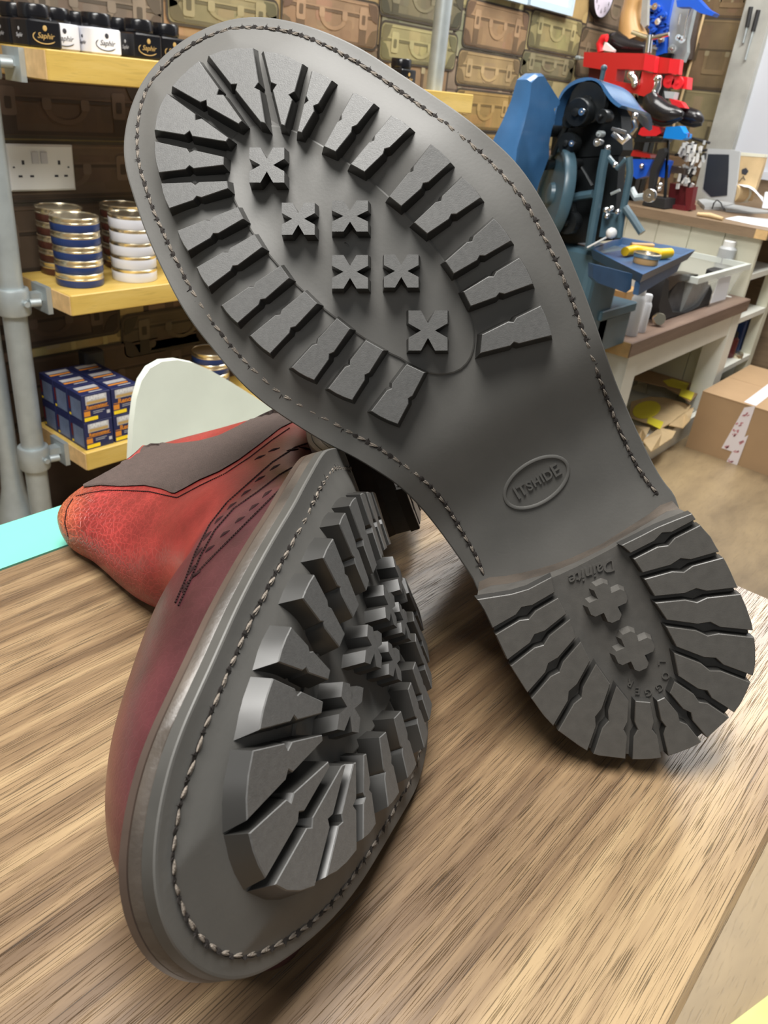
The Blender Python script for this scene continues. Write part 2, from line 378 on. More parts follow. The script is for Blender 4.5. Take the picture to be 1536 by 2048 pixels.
# tread lugs: outer A, outer B, inner B, inner A (+ notch depth in mm, outer bulge in mm)
LUGS = [((419, 113), (505, 97), (529.5, 246), (522, 244), 1.7, 1.2), ((528, 104), (604, 128), (569, 250), (563, 248), 1.7, .9), ((624.5, 143), (663, 161), (603, 264), (596, 262), 1.2, .4),
        ((707, 186), (747, 207), (671, 302), (649, 292), .9, .3), ((783, 232), (819, 255), (729, 342.5), (703, 328), .9, .3), ((863, 290), (900, 325), (802.5, 411), (780, 393), .9, .3),
        ((924.6, 355.5), (960, 395), (854.6, 466), (830, 445), .9, .3), ((988, 438.5), (1020.6, 481), (908, 546), (892, 523), .9, .3), ((1038.5, 517), (1064, 567), (942, 611), (928.5, 584), .9, .3),
        ((1081, 613), (1102, 670), (962, 705), (965.6, 670), .9, .3), ((346, 173), (397.6, 124), (483, 243), (478, 248), 1.7, .5), ((310, 259), (333.5, 189), (456, 277), (452, 283), 1.7, .9),
        ((318, 344), (310, 284), (446.5, 314.6), (446, 329), 1.2, .5), ((339, 415.5), (323, 368), (453, 363), (455, 376), 1., .4), ((376, 501), (356, 462), (474.5, 415.5), (485.5, 437), .9, .3),
        ((417, 573), (394.5, 535), (508, 470), (523, 494), .9, .3), ((475, 645), (444.5, 611), (560.5, 533), (577, 556), .9, .3), ((540, 706), (502, 671.5), (609, 584), (633, 607), .9, .3),
        ((628, 759), (585, 735), (674, 638), (699, 658), .9, .3), ((704, 799), (658, 777), (732, 682), (765.5, 701), .9, .3), ((795, 847), (744, 822), (814, 730), (847.6, 746), .9, .3)]
CROSSES = [(533.5, 330, 35, 35), (596.5, 437.5, 33, 32), (700, 432, 36, 31), (700, 543.5, 36, 33.5), (802.5, 542, 34.5, 33), (856, 661, 39, 40)]
PLATEAU = [(800, 717), (835, 741), (875, 752), (915, 748), (942, 724), (951, 690), (950, 660), (938, 620), (905, 545), (868, 490), (830, 446), (780, 394), (703, 330), (649, 293), (600, 266), (565, 251), (525, 248), (482, 252), (456, 283), (448, 320), (455, 372), (484, 434), (520, 490), (576, 556), (632, 607), (698, 658), (764, 701)]
GROOVES = [((880, 392), (1202, 228)), ((935, 488), (1312, 385)), ((990, 602), (1396, 562)), ((1045, 716), (1458, 772)), ((1088, 845), (1452, 985)), ((1095, 985), (1352, 1155)), ((1050, 1065), (1225, 1275)), ((985, 1095), (1035, 1352)), ((880, 1092), (868, 1368)), ((790, 1015), (680, 1340)), ((692, 905), (520, 1215)), ((620, 795), (386, 1065)), ((572, 683), (292, 908)), ((515, 580), (214, 755))]
def crop9(p): return (900+p[0]/2.415, 950+p[1]/2.415)
def signed_area(P): return .5*sum(P[i][0]*P[(i+1) % len(P)][1]-P[(i+1) % len(P)][0]*P[i][1] for i in range(len(P)))
def offset_poly(P, d):
    P = [np.array(p[:2], float) for p in P]; n = len(P); s = 1 if signed_area(P) > 0 else -1; out = []
    for i in range(n):
        e1 = P[i]-P[i-1]; e2 = P[(i+1) % n]-P[i]
        e1 /= np.linalg.norm(e1)+1e-9; e2 /= np.linalg.norm(e2)+1e-9
        nn = s*np.array([e1[1]+e2[1], -e1[0]-e2[0]]); L_ = np.linalg.norm(nn)
        nn = nn/(L_+1e-9); k = 1/max(.45, L_/2)
        out.append(P[i]+nn*d*k)
    return out
# sole contour in mm
_left = [unp(*p) for p in LEFT]; _right = [unp(*p) for p in RIGHT]
_heel = [unp(*p, w=-2) for p in HEELRIM]
cont_l = np.array(_left)[:, :2]; cont_r = np.array(_right)[:, :2]
ring_up = smooth_line(resample(np.concatenate([cont_l, cont_r]), 200), 6)
it_ = ring_up[:, 0].argmax(); UTIP = ring_up[it_, 0]
hl = smooth_line(resample(np.array(_heel)[:, :2], 60), 4); hl = np.where(hl[:, :1] < -125, hl.mean(0)+(hl-hl.mean(0))*.955, hl); ih = hl[:, 0].argmin(); UREAR = hl[ih, 0]
def sortu(P): P = np.array(P); return P[P[:, 0].argsort()]
CL = sortu(np.concatenate([hl[ih:][hl[ih:, 0] < -122], ring_up[:it_+1]])); CR = sortu(np.concatenate([hl[:ih+1][hl[:ih+1, 0] < -137], ring_up[it_:]]))
def sole_sections(n=150):
    t = .5-.5*np.cos(np.linspace(0.02, math.pi-.02, n)); us = UREAR+(UTIP-UREAR)*t
    return us, np.interp(us, CL[:, 0], CL[:, 1]), np.interp(us, CR[:, 0], CR[:, 1])
US, VL, VR = sole_sections()
def contour(e, dw):
    uc = .5*(UTIP+UREAR); vc = .5*(VL+VR); hw = .5*np.abs(VR-VL)
    k = (hw-e)/np.maximum(hw, 1e-3); k = np.clip(k, .05, 2)
    u2 = uc+(US-uc)*(1-e/(.5*(UTIP-UREAR)))
    w = bend(US)+dw
    return np.stack([u2, vc+(VL-vc)*k, w], 1), np.stack([u2, vc+(VR-vc)*k, w], 1)
def edge_dist(u, v):
    l, r = np.interp(u, CL[:, 0], CL[:, 1]), np.interp(u, CR[:, 0], CR[:, 1])
    return max(0., min(v-l, r-v, (UTIP-u)*1.05))
def crown(u, v):
    # the moulded tread area: a low shoulder inside the stitching, sinking again towards the middle
    d = edge_dist(u, v); k = np.clip((u+46)/30, 0, 1); k = k*k*(3-2*k)
    return float(k*np.interp(d, [0, 3.5, 6, 9, 12, 15, 18, 21, 24, 40, 60], [0, 0, .12, .6, 1.3, 1.95, 2.25, 2.2, 1.8, -.8, -1.0]))
def layer(mb, levels, m=10, mi=0, top_m=None):
    # levels: (inset, w offset); solid slab that follows the sole's curve
    o = None; n = len(US); F_ = []; pts = []
    for k, (e, dw) in enumerate(levels):
        a, b = contour(e, dw); pts += list(a)+list(b[::-1])
    R = 2*n
    for k in range(len(levels)-1):
        for i in range(R): F_.append((k*R+i, k*R+(i+1) % R, (k+1)*R+(i+1) % R, (k+1)*R+i))
    mb.add(pts, F_, mi)
    for k in (0, len(levels)-1):
        a, b = contour(*levels[k]); mm_ = top_m if (k == 0 and top_m) else m
        g = [[a[i]+(b[i]-a[i])*j/mm_ for j in range(mm_+1)] for i in range(n)]
        if k == 0 and top_m: g = [[p+np.array((0, 0, crown(p[0], p[1]))) for p in r] for r in g]
        mb.grid(g, mi)
def lug_local(c, H=LUGH):
    oA, oB, iB, iA = (unp(*p, H) for p in c[:4]); dep, bul = c[4], c[5]
    def side(p, q, inward):
        L_ = np.linalg.norm((q-p)[:2]); t0 = .52; h = min(.09, 1.5/L_*1.0); d = (q-p)/L_; nrm = np.array([-d[1], d[0], 0])
        if nrm@inward < 0: nrm = -nrm
        return [(p+(q-p)*(t0-h), 0), (p+(q-p)*t0+nrm*dep, 1), (p+(q-p)*(t0+h), 0)]
    cen = (oA+oB+iA+iB)/4
    om = (oA+oB)/2; ou = om-(iA+iB)/2; ou = ou/np.linalg.norm(ou)
    poly = [(oA, 0), (oA*.67+oB*.33+ou*bul, 0), (oA*.33+oB*.67+ou*bul, 0), (oB, 0)] + side(oB, iB, cen-(oB+iB)/2) + [(iB, 0), (iA, 0)] + side(iA, oA, cen-(oA+iA)/2)
    top = [p for p, k in poly]; inn = [k for p, k in poly]
    return top, inn
def lug_mesh(top, inn, H, draft=1.4, base=-.5, nd=.35):
    A_ = np.array([[p[0], p[1], 1] for p in top]); w_ = np.array([bend(p[0])+H for p in top]); pl = np.linalg.lstsq(A_, w_, rcond=None)[0]
    pw = lambda q: float(pl@np.array([q[0], q[1], 1]))
    t2 = [np.array([p[0], p[1], pw(p)]) for p in top]
    b2 = offset_poly(top, draft)
    bot = []
    for p, q, k in zip(top, b2, inn):
        bot.append(np.array([*q, bend(q[0])+crown(*q)+base]))
    mid = offset_poly(top, .22)
    m_ = [np.array([*q, pw(q)-.25]) for q in mid]
    return [bot, m_, t2]
def cross_local(cx, cy, hx, hy, H=LUGH):
    a, b = .36, .36
    S_ = [(-1, -1), (-a, -1), (0, -b), (a, -1), (1, -1), (1, -a), (b, 0), (1, a), (1, 1), (a, 1), (0, b), (-a, 1), (-1, 1), (-1, a), (-b, 0), (-1, -a)]
    return [unp(cx+x*hx, cy+y*hy, H) for x, y in S_]
LUG_GEO = [lug_mesh(*lug_local(c), LUGH) for c in LUGS]
CRO_GEO = []
for c in CROSSES:
    t = cross_local(*c); cen = sum(t)/16
    bot = []
    for i, p in enumerate(t):
        d = p-cen; k = 1.13 if i % 4 == 0 else (1.14 if i % 2 else 1.75)
        q = cen+d*k; bot.append(np.array([q[0], q[1], bend(q[0])-1.6]))
    CRO_GEO.append([bot, t])
PL = [unp(*p) for p in PLATEAU]; PL = list(smooth_line(resample(PL, 90, closed=True), 2))
# heel
TW = -1.5; GW = -5.6
h_rim = resample([unp(*p, w=TW) for p in HEELRIM], 60); h_br_t = resample([unp(*p, w=TW) for p in BREAST_T], 14); h_br_s = resample([unp(*p) for p in BREAST_S], 14)
def heel_ring(w, k):
    # k=0 at the tread, k=1 at the seat
    s_rim = h_rim.copy(); c = h_rim.mean(0); s_rim = c+(h_rim-c)*(1-.045*k)
    br = h_br_t*(1-k)+h_br_s*k
    # side ends follow the breast
    a0, a1 = br[-1]-h_rim[0], br[0]-h_rim[-1]
    n = len(s_rim); f0 = np.clip(1-np.arange(n)/14., 0, 1)[:, None]; f1 = f0[::-1]
    s_rim = s_rim + f0*a0*k + f1*a1*k
    R = np.concatenate([s_rim, br[1:-1]]); R[:, 2] = w
    return list(R)
rim_d = np.concatenate([[0], np.cumsum(np.linalg.norm(np.diff(h_rim[:, :2], axis=0), axis=1))])
def rim_at(s): return np.array([np.interp(s, rim_d, h_rim[:, k]) for k in range(3)])
def rim_param(p): 
    ss = np.linspace(0, rim_d[-1], 600); Q = np.stack([np.interp(ss, rim_d, h_rim[:, k]) for k in range(2)], 1)
    return ss[np.linalg.norm(Q-p[:2], axis=1).argmin()]
def heel_lugs():
    g = []
    for a, b in GROOVES:
        A = unp(*crop9(a), w=TW); B = unp(*crop9(b), w=TW); d = (B-A)/np.linalg.norm(B-A); n = np.array([-d[1], d[0], 0])
        g.append((A, B, d, n, rim_param(B)))
    # orient normals toward increasing rim parameter
    out = []
    hw = 1.15; nd = 1.3
    def edge(G, sgn, rev):
        A, B, d, n, s = G
        t = rim_at(min(s+1, rim_d[-1]))-rim_at(max(s-1, 0)); 
        if n@t < 0: n = -n
        L_ = np.linalg.norm(B-A); k = sgn*n
        P = [A+k*hw, A+d*L_*.36+k*hw, A+d*L_*.50+k*(hw+nd), A+d*L_*.62+k*hw]
        e = rim_at(s+sgn*hw*1.1); P.append(e)
        return (P[::-1] if rev else P), s+sgn*hw*1.1
    ch0 = unp(*crop9((828, 340)), w=TW); ch1 = unp(*crop9((492, 492)), w=TW)
    for i in range(len(g)+1):
        poly = []
        if i == 0:
            poly += [ch0]+list(h_br_t[np.argmin(np.linalg.norm(h_br_t-ch0, axis=1))+1:]); s0 = 0
        else:
            e, s0 = edge(g[i-1], +1, False); poly += e
        if i == len(g): s1 = rim_d[-1]
        else: e2, s1 = edge(g[i], -1, True)
        for s in np.arange(s0+1.5, s1-1.0, 2.0): poly.append(rim_at(s))
        if i == len(g): poly += list(h_br_t[:np.argmin(np.linalg.norm(h_br_t-ch1, axis=1))])+[ch1]
        else: poly += e2
        out.append([np.array(p) for p in poly])
    return out
HLUGS = heel_lugs()
def heel_cross(cx, cy):
    C = crop9((cx, cy)); R_, h = 40.0, 15.0; an = math.radians(-24)
    pts = []
    for q in range(4):
        for (a, b) in ((R_*.84, -h), (R_, -h*.55), (R_, h*.55), (R_*.84, h), (h, h)):
            t = an+q*math.pi/2; x = a*math.cos(t)-b*math.sin(t); y = a*math.sin(t)+b*math.cos(t)
            pts.append(unp(C[0]+x, C[1]+y, w=TW-.6))
    return pts
HCROSS = [heel_cross(762, 618), heel_cross(893, 852)]
ST = smooth_line(resample([unp(*p) for p in STITCH], 260), 4)
def stitch_mesh(mb, seed):
    r = np.random.default_rng(seed)
    d = np.concatenate([[0], np.cumsum(np.linalg.norm(np.diff(ST, axis=0), axis=1))]); sp = 4.75; n = int(d[-1]/sp)
    f = lambda s: np.array([np.interp(s, d, ST[:, k]) for k in range(3)])
    z = np.array([0, 0, 1.])
    for i in range(n+1):
        s0 = i*sp; p0, p1 = f(s0+.5), f(min(s0+sp*.80, d[-1])); t = p1-p0; L_ = np.linalg.norm(t)
        if L_ < .5: continue
        t /= L_; b = np.cross(z, t); b /= np.linalg.norm(b); c = (p0+p1)/2
        hgt = .22+r.uniform(-.08, .08); sl = r.uniform(-.22, .22); L_ *= r.uniform(.78, 1.05)
        for sg in (-1, 1):
            tt = t+b*(sl+.14*sg); tt /= np.linalg.norm(tt)
            bb = np.cross(z, tt)
            mb.ell(c+b*.17*sg+z*hgt+t*r.uniform(-.2, .2), (tt*L_*.50, bb*.36, z*.36), 7, 6, 0)
        mb.ell(c, (t*L_*.70, b*(.72+r.uniform(-.1, .15)), z*.10), 8, 5, 1)  # flat dark blob paints the shading of an uncut stitch groove
        h = f(min(s0+sp*.97, d[-1])); mb.ell(h+z*.06, (t*r.uniform(.9, 1.5), b*r.uniform(.7, 1.15), z*.2), 7, 5, 1)
        for q in range(4):
            a = r.uniform(0, 2*math.pi); v = math.cos(a)*t*.5+math.sin(a)*b
            L2 = r.uniform(.9, 2.0); mb.tube([h+z*.1, h+v*L2*.6+z*.2, h+v*L2+z*.15], [.17, .12, .02], 4, 1)
# ---- boot upper: loft from toe to shaft; v is towards the free (upward) side of each lying boot
SEC_L = [  # bottom u,w | top u,w | half width | centre v bottom, top | widest place
    ((99, -31), (98, -39), 10, -2, -2, .4), ((95, -28), (93, -56), 26, -3, -3, .35), ((84, -25), (82, -67), 37, -4, -4, .25), ((63, -19), (60, -75), 45, -4, -4, .2), ((35, -13), (34, -78), 50, -3, -3, .16), ((8, -11), (9, -79), 52, -3, -3, .16),
    ((-22, -11), (-12, -76), 47, -2, -1, .2), ((-52, -15), (-27, -80), 39, -1, 1, .28), ((-85, -27), (-39, -90), 36, -2, 3, .4), ((-128, -29), (-44, -102), 33, -6, 3, .45), ((-176, -33), (-51, -112), 31, -10, 3, .45),
    ((-196, -62), (-60, -122), 26, -8, 5, .5), ((-197, -92), (-69, -131), 22, -5, 8, .52), ((-194, -118), (-78, -141), 18, -1, 12, .52), ((-191, -138), (-86, -152), 16, 1, 15, .52), ((-189, -147), (-95, -158), 15, 4, 16, .52)]
def catmull(P, n):
    P = np.array(P, float); m = len(P); out = []
    for t in np.linspace(0, m-1, n):
        i = min(int(t), m-2); f = t-i; a, b, c, d = P[max(i-1, 0)], P[i], P[i+1], P[min(i+2, m-1)]
        out.append(.5*((2*b)+(-a+c)*f+(2*a-5*b+4*c-d)*f*f+(-a+3*b-3*c+d)*f**3))
    return np.array(out)
def loft(SEC, nt=90, ns=64, flip=1, fr=None, floor=TABLE+.0012, dip=17):
    A = catmull([[*s[0], *s[1], s[2], s[3], s[4], s[5]] for s in SEC], nt); G = []
    for a in A:
        B = np.array([a[0], a[5], a[1]]); T = np.array([a[2], a[6], a[3]]); hw, s0 = a[4], min(max(a[7], .1), .6); ring = []
        for j in range(ns):
            th = 2*math.pi*j/ns; s = .5-.5*math.cos(th); sg = 1 if math.sin(th) >= 0 else -1
            wd = (1-((s0-s)/s0)**2.6)**.5 if s < s0 else (1-((s-s0)/(1-s0))**(2.15+3.2*max(0., min(1., (len(G)/(nt-1)-.62)/.25))))**.5
            q = B+(T-B)*s+np.array([0, sg*hw*wd, 0])
            if sg > 0: q[2] += dip*math.sin(th)**3*max(0., (len(G)/(nt-1)-.80)/.20)
            P = fr.P((q[0], q[1]*flip, q[2]))
            if P[2] < floor: P[2] = floor
            ring.append(P)
        G.append(ring)
    return np.array(G)
def make_boot(fr, flip, label, seed, SEC, text):
    loc = fr.P((-60, 0, -40)); loc[2] = TABLE
    root = thing('leather_boot', loc, label, 'boot', 'pair of red leather boots on the table')
    def put(mb, name, mats, parent, smooth=None, colors=None):
        mb.v = [fr.P(p) for p in mb.v]; return mb.build(name, mats, parent, smooth=smooth, colors=colors)
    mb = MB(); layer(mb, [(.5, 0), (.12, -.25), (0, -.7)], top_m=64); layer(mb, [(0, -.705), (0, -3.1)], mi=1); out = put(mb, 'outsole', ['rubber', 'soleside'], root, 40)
    ORG[out.name] = ORG[root.name]
    mb = MB(); layer(mb, [(.2, -3.15), (.05, -3.4), (.0, -6.0), (.25, -6.2)]); put(mb, 'midsole', 'edge', root, 40)
    mb = MB(); layer(mb, [(.4, -6.25), (0.1, -6.5), (.15, -8.2), (.7, -8.5)]); put(mb, 'welt', 'welt', root, 40)
    mb = MB(); pc = lambda q: bend(q[0])+crown(q[0], q[1]); base = [np.array([p[0], p[1], pc(p)-.5]) for p in PL]
    top = [np.array([*q, pc(q)+.75]) for q in offset_poly(PL, -.5)]; cen = np.array([np.mean([p[0] for p in top]), np.mean([p[1] for p in top])])
    mb.rings([base, [np.array([p[0], p[1], pc(p)+.55]) for p in PL], top], 0, cap=False)
    n = len(top); rows = [top]
    for k in (.9, .8, .7, .6, .5, .4, .3, .2, .1, .02): rows.append([np.array([*(cen+(p[:2]-cen)*k), pc(cen+(p[:2]-cen)*k)+.75]) for p in top])
    mb.rings(rows, 0, cap=False); put(mb, 'tread_panel', 'rubber', out, 40)
    for g in LUG_GEO:
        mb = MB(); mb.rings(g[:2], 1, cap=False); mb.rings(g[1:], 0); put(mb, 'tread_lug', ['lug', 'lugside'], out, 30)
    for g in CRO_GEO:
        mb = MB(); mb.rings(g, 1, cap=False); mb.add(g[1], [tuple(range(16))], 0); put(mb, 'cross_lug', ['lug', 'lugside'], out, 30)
    mb = MB(); stitch_mesh(mb, seed); put(mb, 'sole_stitching', ['thread', 'hole_shade'], out, 50)
    # heel
    mb = MB(); mb.rings([heel_ring(-25.5, 1), heel_ring(-24.5, 1), heel_ring(-14, .55), heel_ring(-13.6, .53)][::1], 0)
    mb.rings([heel_ring(-13.5, .53), heel_ring(-13.1, .52), heel_ring(GW-.3, .15), heel_ring(GW, .14)], 1)
    heel = put(mb, 'heel', ['edge', 'heellug'], root, 40); ORG[heel.name] = ORG[root.name]
    for P in HLUGS:
        mb = MB(); bot = [np.array([*q, GW-.6]) for q in offset_poly(P, .35)]
        mid = [np.array([p[0], p[1], TW-.3]) for p in P]; top = [np.array([*q, TW]) for q in offset_poly(P, -.25)]
        mb.rings([bot, mid], 1, cap=False); mb.rings([mid, top]); put(mb, 'heel_lug', ['heellug', 'lugside'], heel, 30)
    for P in HCROSS:
        mb = MB(); mb.rings([[np.array([*q, GW-.5]) for q in offset_poly(P, 1.1)], P]); put(mb, 'heel_cross', 'heellug', heel, 30)
    if text:
        mb = MB(); C = np.array((1072.7, 964.6)); a0 = math.radians(-33)
        P = []
        for k in range(72):
            t = 2*math.pi*k/72; x, y = 71*math.cos(t), 41*math.sin(t)
            P.append(unp(C[0]+x*math.cos(a0)-y*math.sin(a0), C[1]+x*math.sin(a0)+y*math.cos(a0), .0))
        R = []
        for k in range(72):
            tg = P[(k+1) % 72]-P[k-1]; tg /= np.linalg.norm(tg); nb = np.cross((0, 0, 1), tg)
            R.append([P[k]+nb*.75*math.cos(q)+np.array([0, 0, 1])*(.62*math.sin(q)) for q in np.linspace(0, 2*math.pi, 8, endpoint=False)])
        R.append(R[0]); mb.rings(R, 0, cap=False)
        a1 = math.radians(-30.5); ux, uy = (math.cos(a1), math.sin(a1)), (math.sin(a1), -math.cos(a1)); x = -49
        for ch, hgt in zip('ITSHIDE', (27, 23, 19, 17, 17, 19, 25)):
            wd = {'I': 8.5, 'T': 16, 'S': 15, 'H': 17, 'D': 17, 'E': 18}[ch]; cx = x+wd/2; x += wd+.6
            def fr_(a, b, c, cx=cx, hgt=hgt): 
                X, Yv = cx+a, b*1.0; return unp(C[0]+ux[0]*X+uy[0]*Yv, C[1]+ux[1]*X+uy[1]*Yv, c)
            mb.text(ch, hgt*1.38, fr_, .75, bold=.6)
        put(mb, 'embossed_badge', 'rubber', out, 40)
        mb = MB(); c0 = np.array(crop9((690, 465))); a1 = math.radians(160); ux, uy = np.array((math.cos(a1), math.sin(a1))), np.array((math.sin(a1), -math.cos(a1)))
        mb.text('Dainite', 34, lambda a, b, c: unp(*(c0+ux*a+uy*b), w=GW+.1+c), .6, shear=.25, bold=.5)
        put(mb, 'heel_script', 'heellug', heel, 40); mb = MB(); cc = np.array(crop9((915, 900)))
        for ch, pt in zip('LOGGER', ((1022, 905), (1040, 968), (1012, 1024), (958, 1048), (907, 1040), (870, 1003))):
            p = np.array(crop9(pt)); up = p-cc; up = up/np.linalg.norm(up); rt = np.array([-up[1], up[0]])
            mb.text(ch, 21, lambda a, b, c: unp(*(p+rt*a+up*b), w=GW+.1+c), .5, bold=.35)
        put(mb, 'heel_lettering', 'heellug', heel, 40)
    # upper
    G = loft(SEC, flip=flip, fr=fr); nt, ns = G.shape[:2]
    mb = MB(); o = mb.rings([list(r) for r in G], 0, cap=False)
    mb.add([tuple(p) for p in G[0]], [tuple(range(ns))], 0)
    cols = []; peb = []
    VB = np.array([(-60, -16), (-40, -40), (-22, -62), (-14, -84), (-24, -100), (-40, -118), (-50, -130)])
    for p in mb.v:
        q = fr.inv(np.array(p)); ub = np.interp(-q[2], -VB[:, 1], VB[:, 0])
        f = 1/(1+math.exp(-(ub-q[0])/3.0))                     # 1 on the quarters, 0 on the vamp
        g = np.clip((-q[2]-134)/28, 0, 1)**1.3                      # towards the shaft's rim
        e = np.clip((-q[2]-30)/45, 0, 1)
        red = np.array((.265, .030, .027)); org = np.array((.46, .15, .06)); bur = np.array((.095, .020, .024)); dark = np.array((.060, .018, .022)); tan = np.array((.34, .13, .085))
        e3 = np.clip((-q[2]-26)/40, 0, 1); e3 = e3*e3*(3-2*e3); quarter = (red*(1-g)+org*g)*e3+np.array((.10, .030, .028))*(1-e3)
        vamp = dark*(1-e)+bur*e
        tz = np.clip((q[0]-35)/50, 0, 1)*np.clip((-q[2]-55)/18, 0, 1); vamp = vamp*(1-tz*.7)+tan*tz*.7  # tan on the upper toe carries the leather's sheen in its colour
        cols.append(f*quarter+(1-f)*vamp); peb.append(.12+.75*f*np.clip((-q[2]-78)/60, 0, 1))
    up = mb.build('upper', 'leather', root, smooth=60, colors=cols)
    at = up.data.attributes.new('pebble', 'FLOAT', 'POINT'); at.data.foreach_set('value', peb)
    # lining inside the shaft and rolled rim
    mb = MB(); C = G.mean(1)
    inner = []
    for k in (nt-1, nt-4, nt-8, nt-14, nt-20):
        inner.append([C[k]+(p-C[k])*.92 for p in G[k]])
    mb.rings(inner, 0, cap=False); mb.add([tuple(p) for p in inner[-1]], [tuple(range(ns))], 0)
    mb.rings([list(G[-1]), inner[0]], 0, cap=False)
    mb.build('shaft_lining', 'lining', root, smooth=60)
    return root, G, up
bootU, GU, upU = make_boot(FU, 1, 'boot standing on its heel with the whole studded sole and oval stamp facing out', 3,
    [(s[0] if s[0][1] > -60 else (s[0][0]+(-s[0][1]-60)*.22, s[0][1]), s[1] if s[1][1] > -112 else (s[1][0]+(-s[1][1]-112)*.15, s[1][1]), s[2]*(.86 if -70 < s[0][0] < -20 else .93), s[3]*.4, s[4]*.4, s[5]) for s in SEC_L], True)
bootL, GL, upL = make_boot(FL, -1, 'boot lying on its side, toe towards the viewer, red shaft and brown elastic showing', 9, SEC_L, False)
# details on the lying boot's visible side: traced on the photograph and laid onto the leather
bmv = [Vector(p) for p in GL.reshape(-1, 3)]; nt, ns = GL.shape[:2]
bvh = BVHTree.FromPolygons(bmv, [(i*ns+j, i*ns+(j+1) % ns, (i+1)*ns+(j+1) % ns, (i+1)*ns+j) for i in range(nt-1) for j in range(ns)])
last_d = [.38]
def on_leather(x, y, off=.0):
    r = wray(x, y); L_ = np.linalg.norm(r); r = r/L_
    h, n, i, d = bvh.ray_cast(Vector(CAM), Vector(r))
    if h is None: return CAM+r*(last_d[0])
    last_d[0] = d; n = np.array(n); n = n if n@r < 0 else -n
    return np.array(h)+n*off
def line_on(P, step=5): return [tuple(p) for p in resample(P, step=step)]
lo = resample([(168, 976), (200, 972), (240, 974), (290, 972), (325, 979), (348, 989), (366, 980), (400, 961), (440, 944), (480, 920), (520, 890), (560, 858), (600, 838)], 60)
hi = resample([(168, 972), (196, 956), (224, 938), (248, 922), (264, 916), (279, 909), (284, 896), (300, 888), (306, 886), (350, 889), (400, 883), (440, 872), (480, 852), (520, 830), (560, 812), (600, 806)], 60)
G = []
jag = rng.normal(0, 1, 60)
for k in range(60):
    row = []
    for j in range(13):
        t = j/12; p = lo[k]*(1-t)+hi[k]*t
        if j == 12 and k < 24: p = p+np.array([.8, 1.2])*jag[k]
        row.append(on_leather(*p, .0011 if 0 < j < 12 else .0006))
    G.append(row)
mb = MB(); mb.grid(G); gus = mb.build('elastic_gusset', 'gusset', bootL, smooth=60, recalc=False); gus['label'] = 'brown elastic side panel with ragged top edge'
mb = MB()
for P in ([(152, 993), (180, 986), (215, 981), (260, 982), (300, 984), (335, 992), (355, 996), (400, 972), (450, 948), (500, 915), (545, 880), (580, 856)],
          [(146, 998), (134, 1018), (130, 1045), (137, 1074)]):
    pts = line_on(P, 4)
    for k in range(0, len(pts)-1):
        a, b = on_leather(*pts[k], .0002), on_leather(*(np.array(pts[k])*.35+np.array(pts[k+1])*.65), .0002); mb.tube([a, b], .00028, 5)
for P in ([(352, 1206), (372, 1160), (392, 1105), (420, 1050), (455, 1005), (500, 965), (545, 925), (590, 895), (630, 882)], [(358, 1212), (380, 1165), (402, 1112), (430, 1062), (468, 1018), (515, 985), (560, 950), (585, 935)],
          [(362, 1180), (420, 1120), (470, 1070), (520, 1020), (565, 975), (590, 955)]):
    pts = line_on(P, 6)
    for k in range(0, len(pts)-1):
        a, b = on_leather(*pts[k], .0002), on_leather(*(np.array(pts[k])*.3+np.array(pts[k+1])*.7), .0002); mb.tube([a, b], .00036, 5)
mb.build('upper_stitching', 'stitch', bootL, smooth=60)
mb = MB()
for (x, y, a) in [(372, 1176, -55), (384, 1140, -58), (398, 1105, -55), (415, 1072, -50), (438, 1040, -45), (464, 1012, -40), (492, 986, -36), (420, 1098, -38), (450, 1068, -36), (480, 1040, -34), (508, 1014, -38), (534, 988, -40), (392, 1150, -36), (520, 958, -32), (550, 935, -32), (520, 915, -25), (548, 900, -20), (610, 897, 12), (640, 902, 18), (585, 900, -8)]:
    c, s = math.cos(math.radians(a)), math.sin(math.radians(a))
    p0, p1, p2 = on_leather(x-12*c, y-12*s, .0000), on_leather(x, y, .0001), on_leather(x+12*c, y+12*s, .0000)
    mb.tube([p0, p0*.5+p1*.5, p1, p1*.5+p2*.5, p2], [.0002, .0005, .0007, .0005, .0002], 6)
mb.build('punched_slits', 'stitch', bootL, smooth=60)
# ------------------------------------------------------------------ table
tb = thing('table', (0, 0, 0), 'small oak-laminate table with a teal back board carrying the pair of boots', 'table')
mb = MB(); mb.rbox((-.46, 0, TABLE-.028), (.375, .302, TABLE), .004); t_ = mb.build('tabletop', 'table', origin=(0, 0, TABLE)); t_.parent = tb; t_.location = (0, 0, TABLE)
mb = MB(); mb.box2((-.46, .3025, TABLE-.028), (.375, .338, TABLE-.0005)); q = mb.build('back_board', 'teal', tb); q['label'] = 'teal painted board along the back edge'
for x in (-.42, .33):
    for y in (.035, .27):
        mb = MB(); mb.box2((x-.018, y-.018, 0), (x+.018, y+.018, TABLE-.028)); mb.build('leg', 'pine', tb)
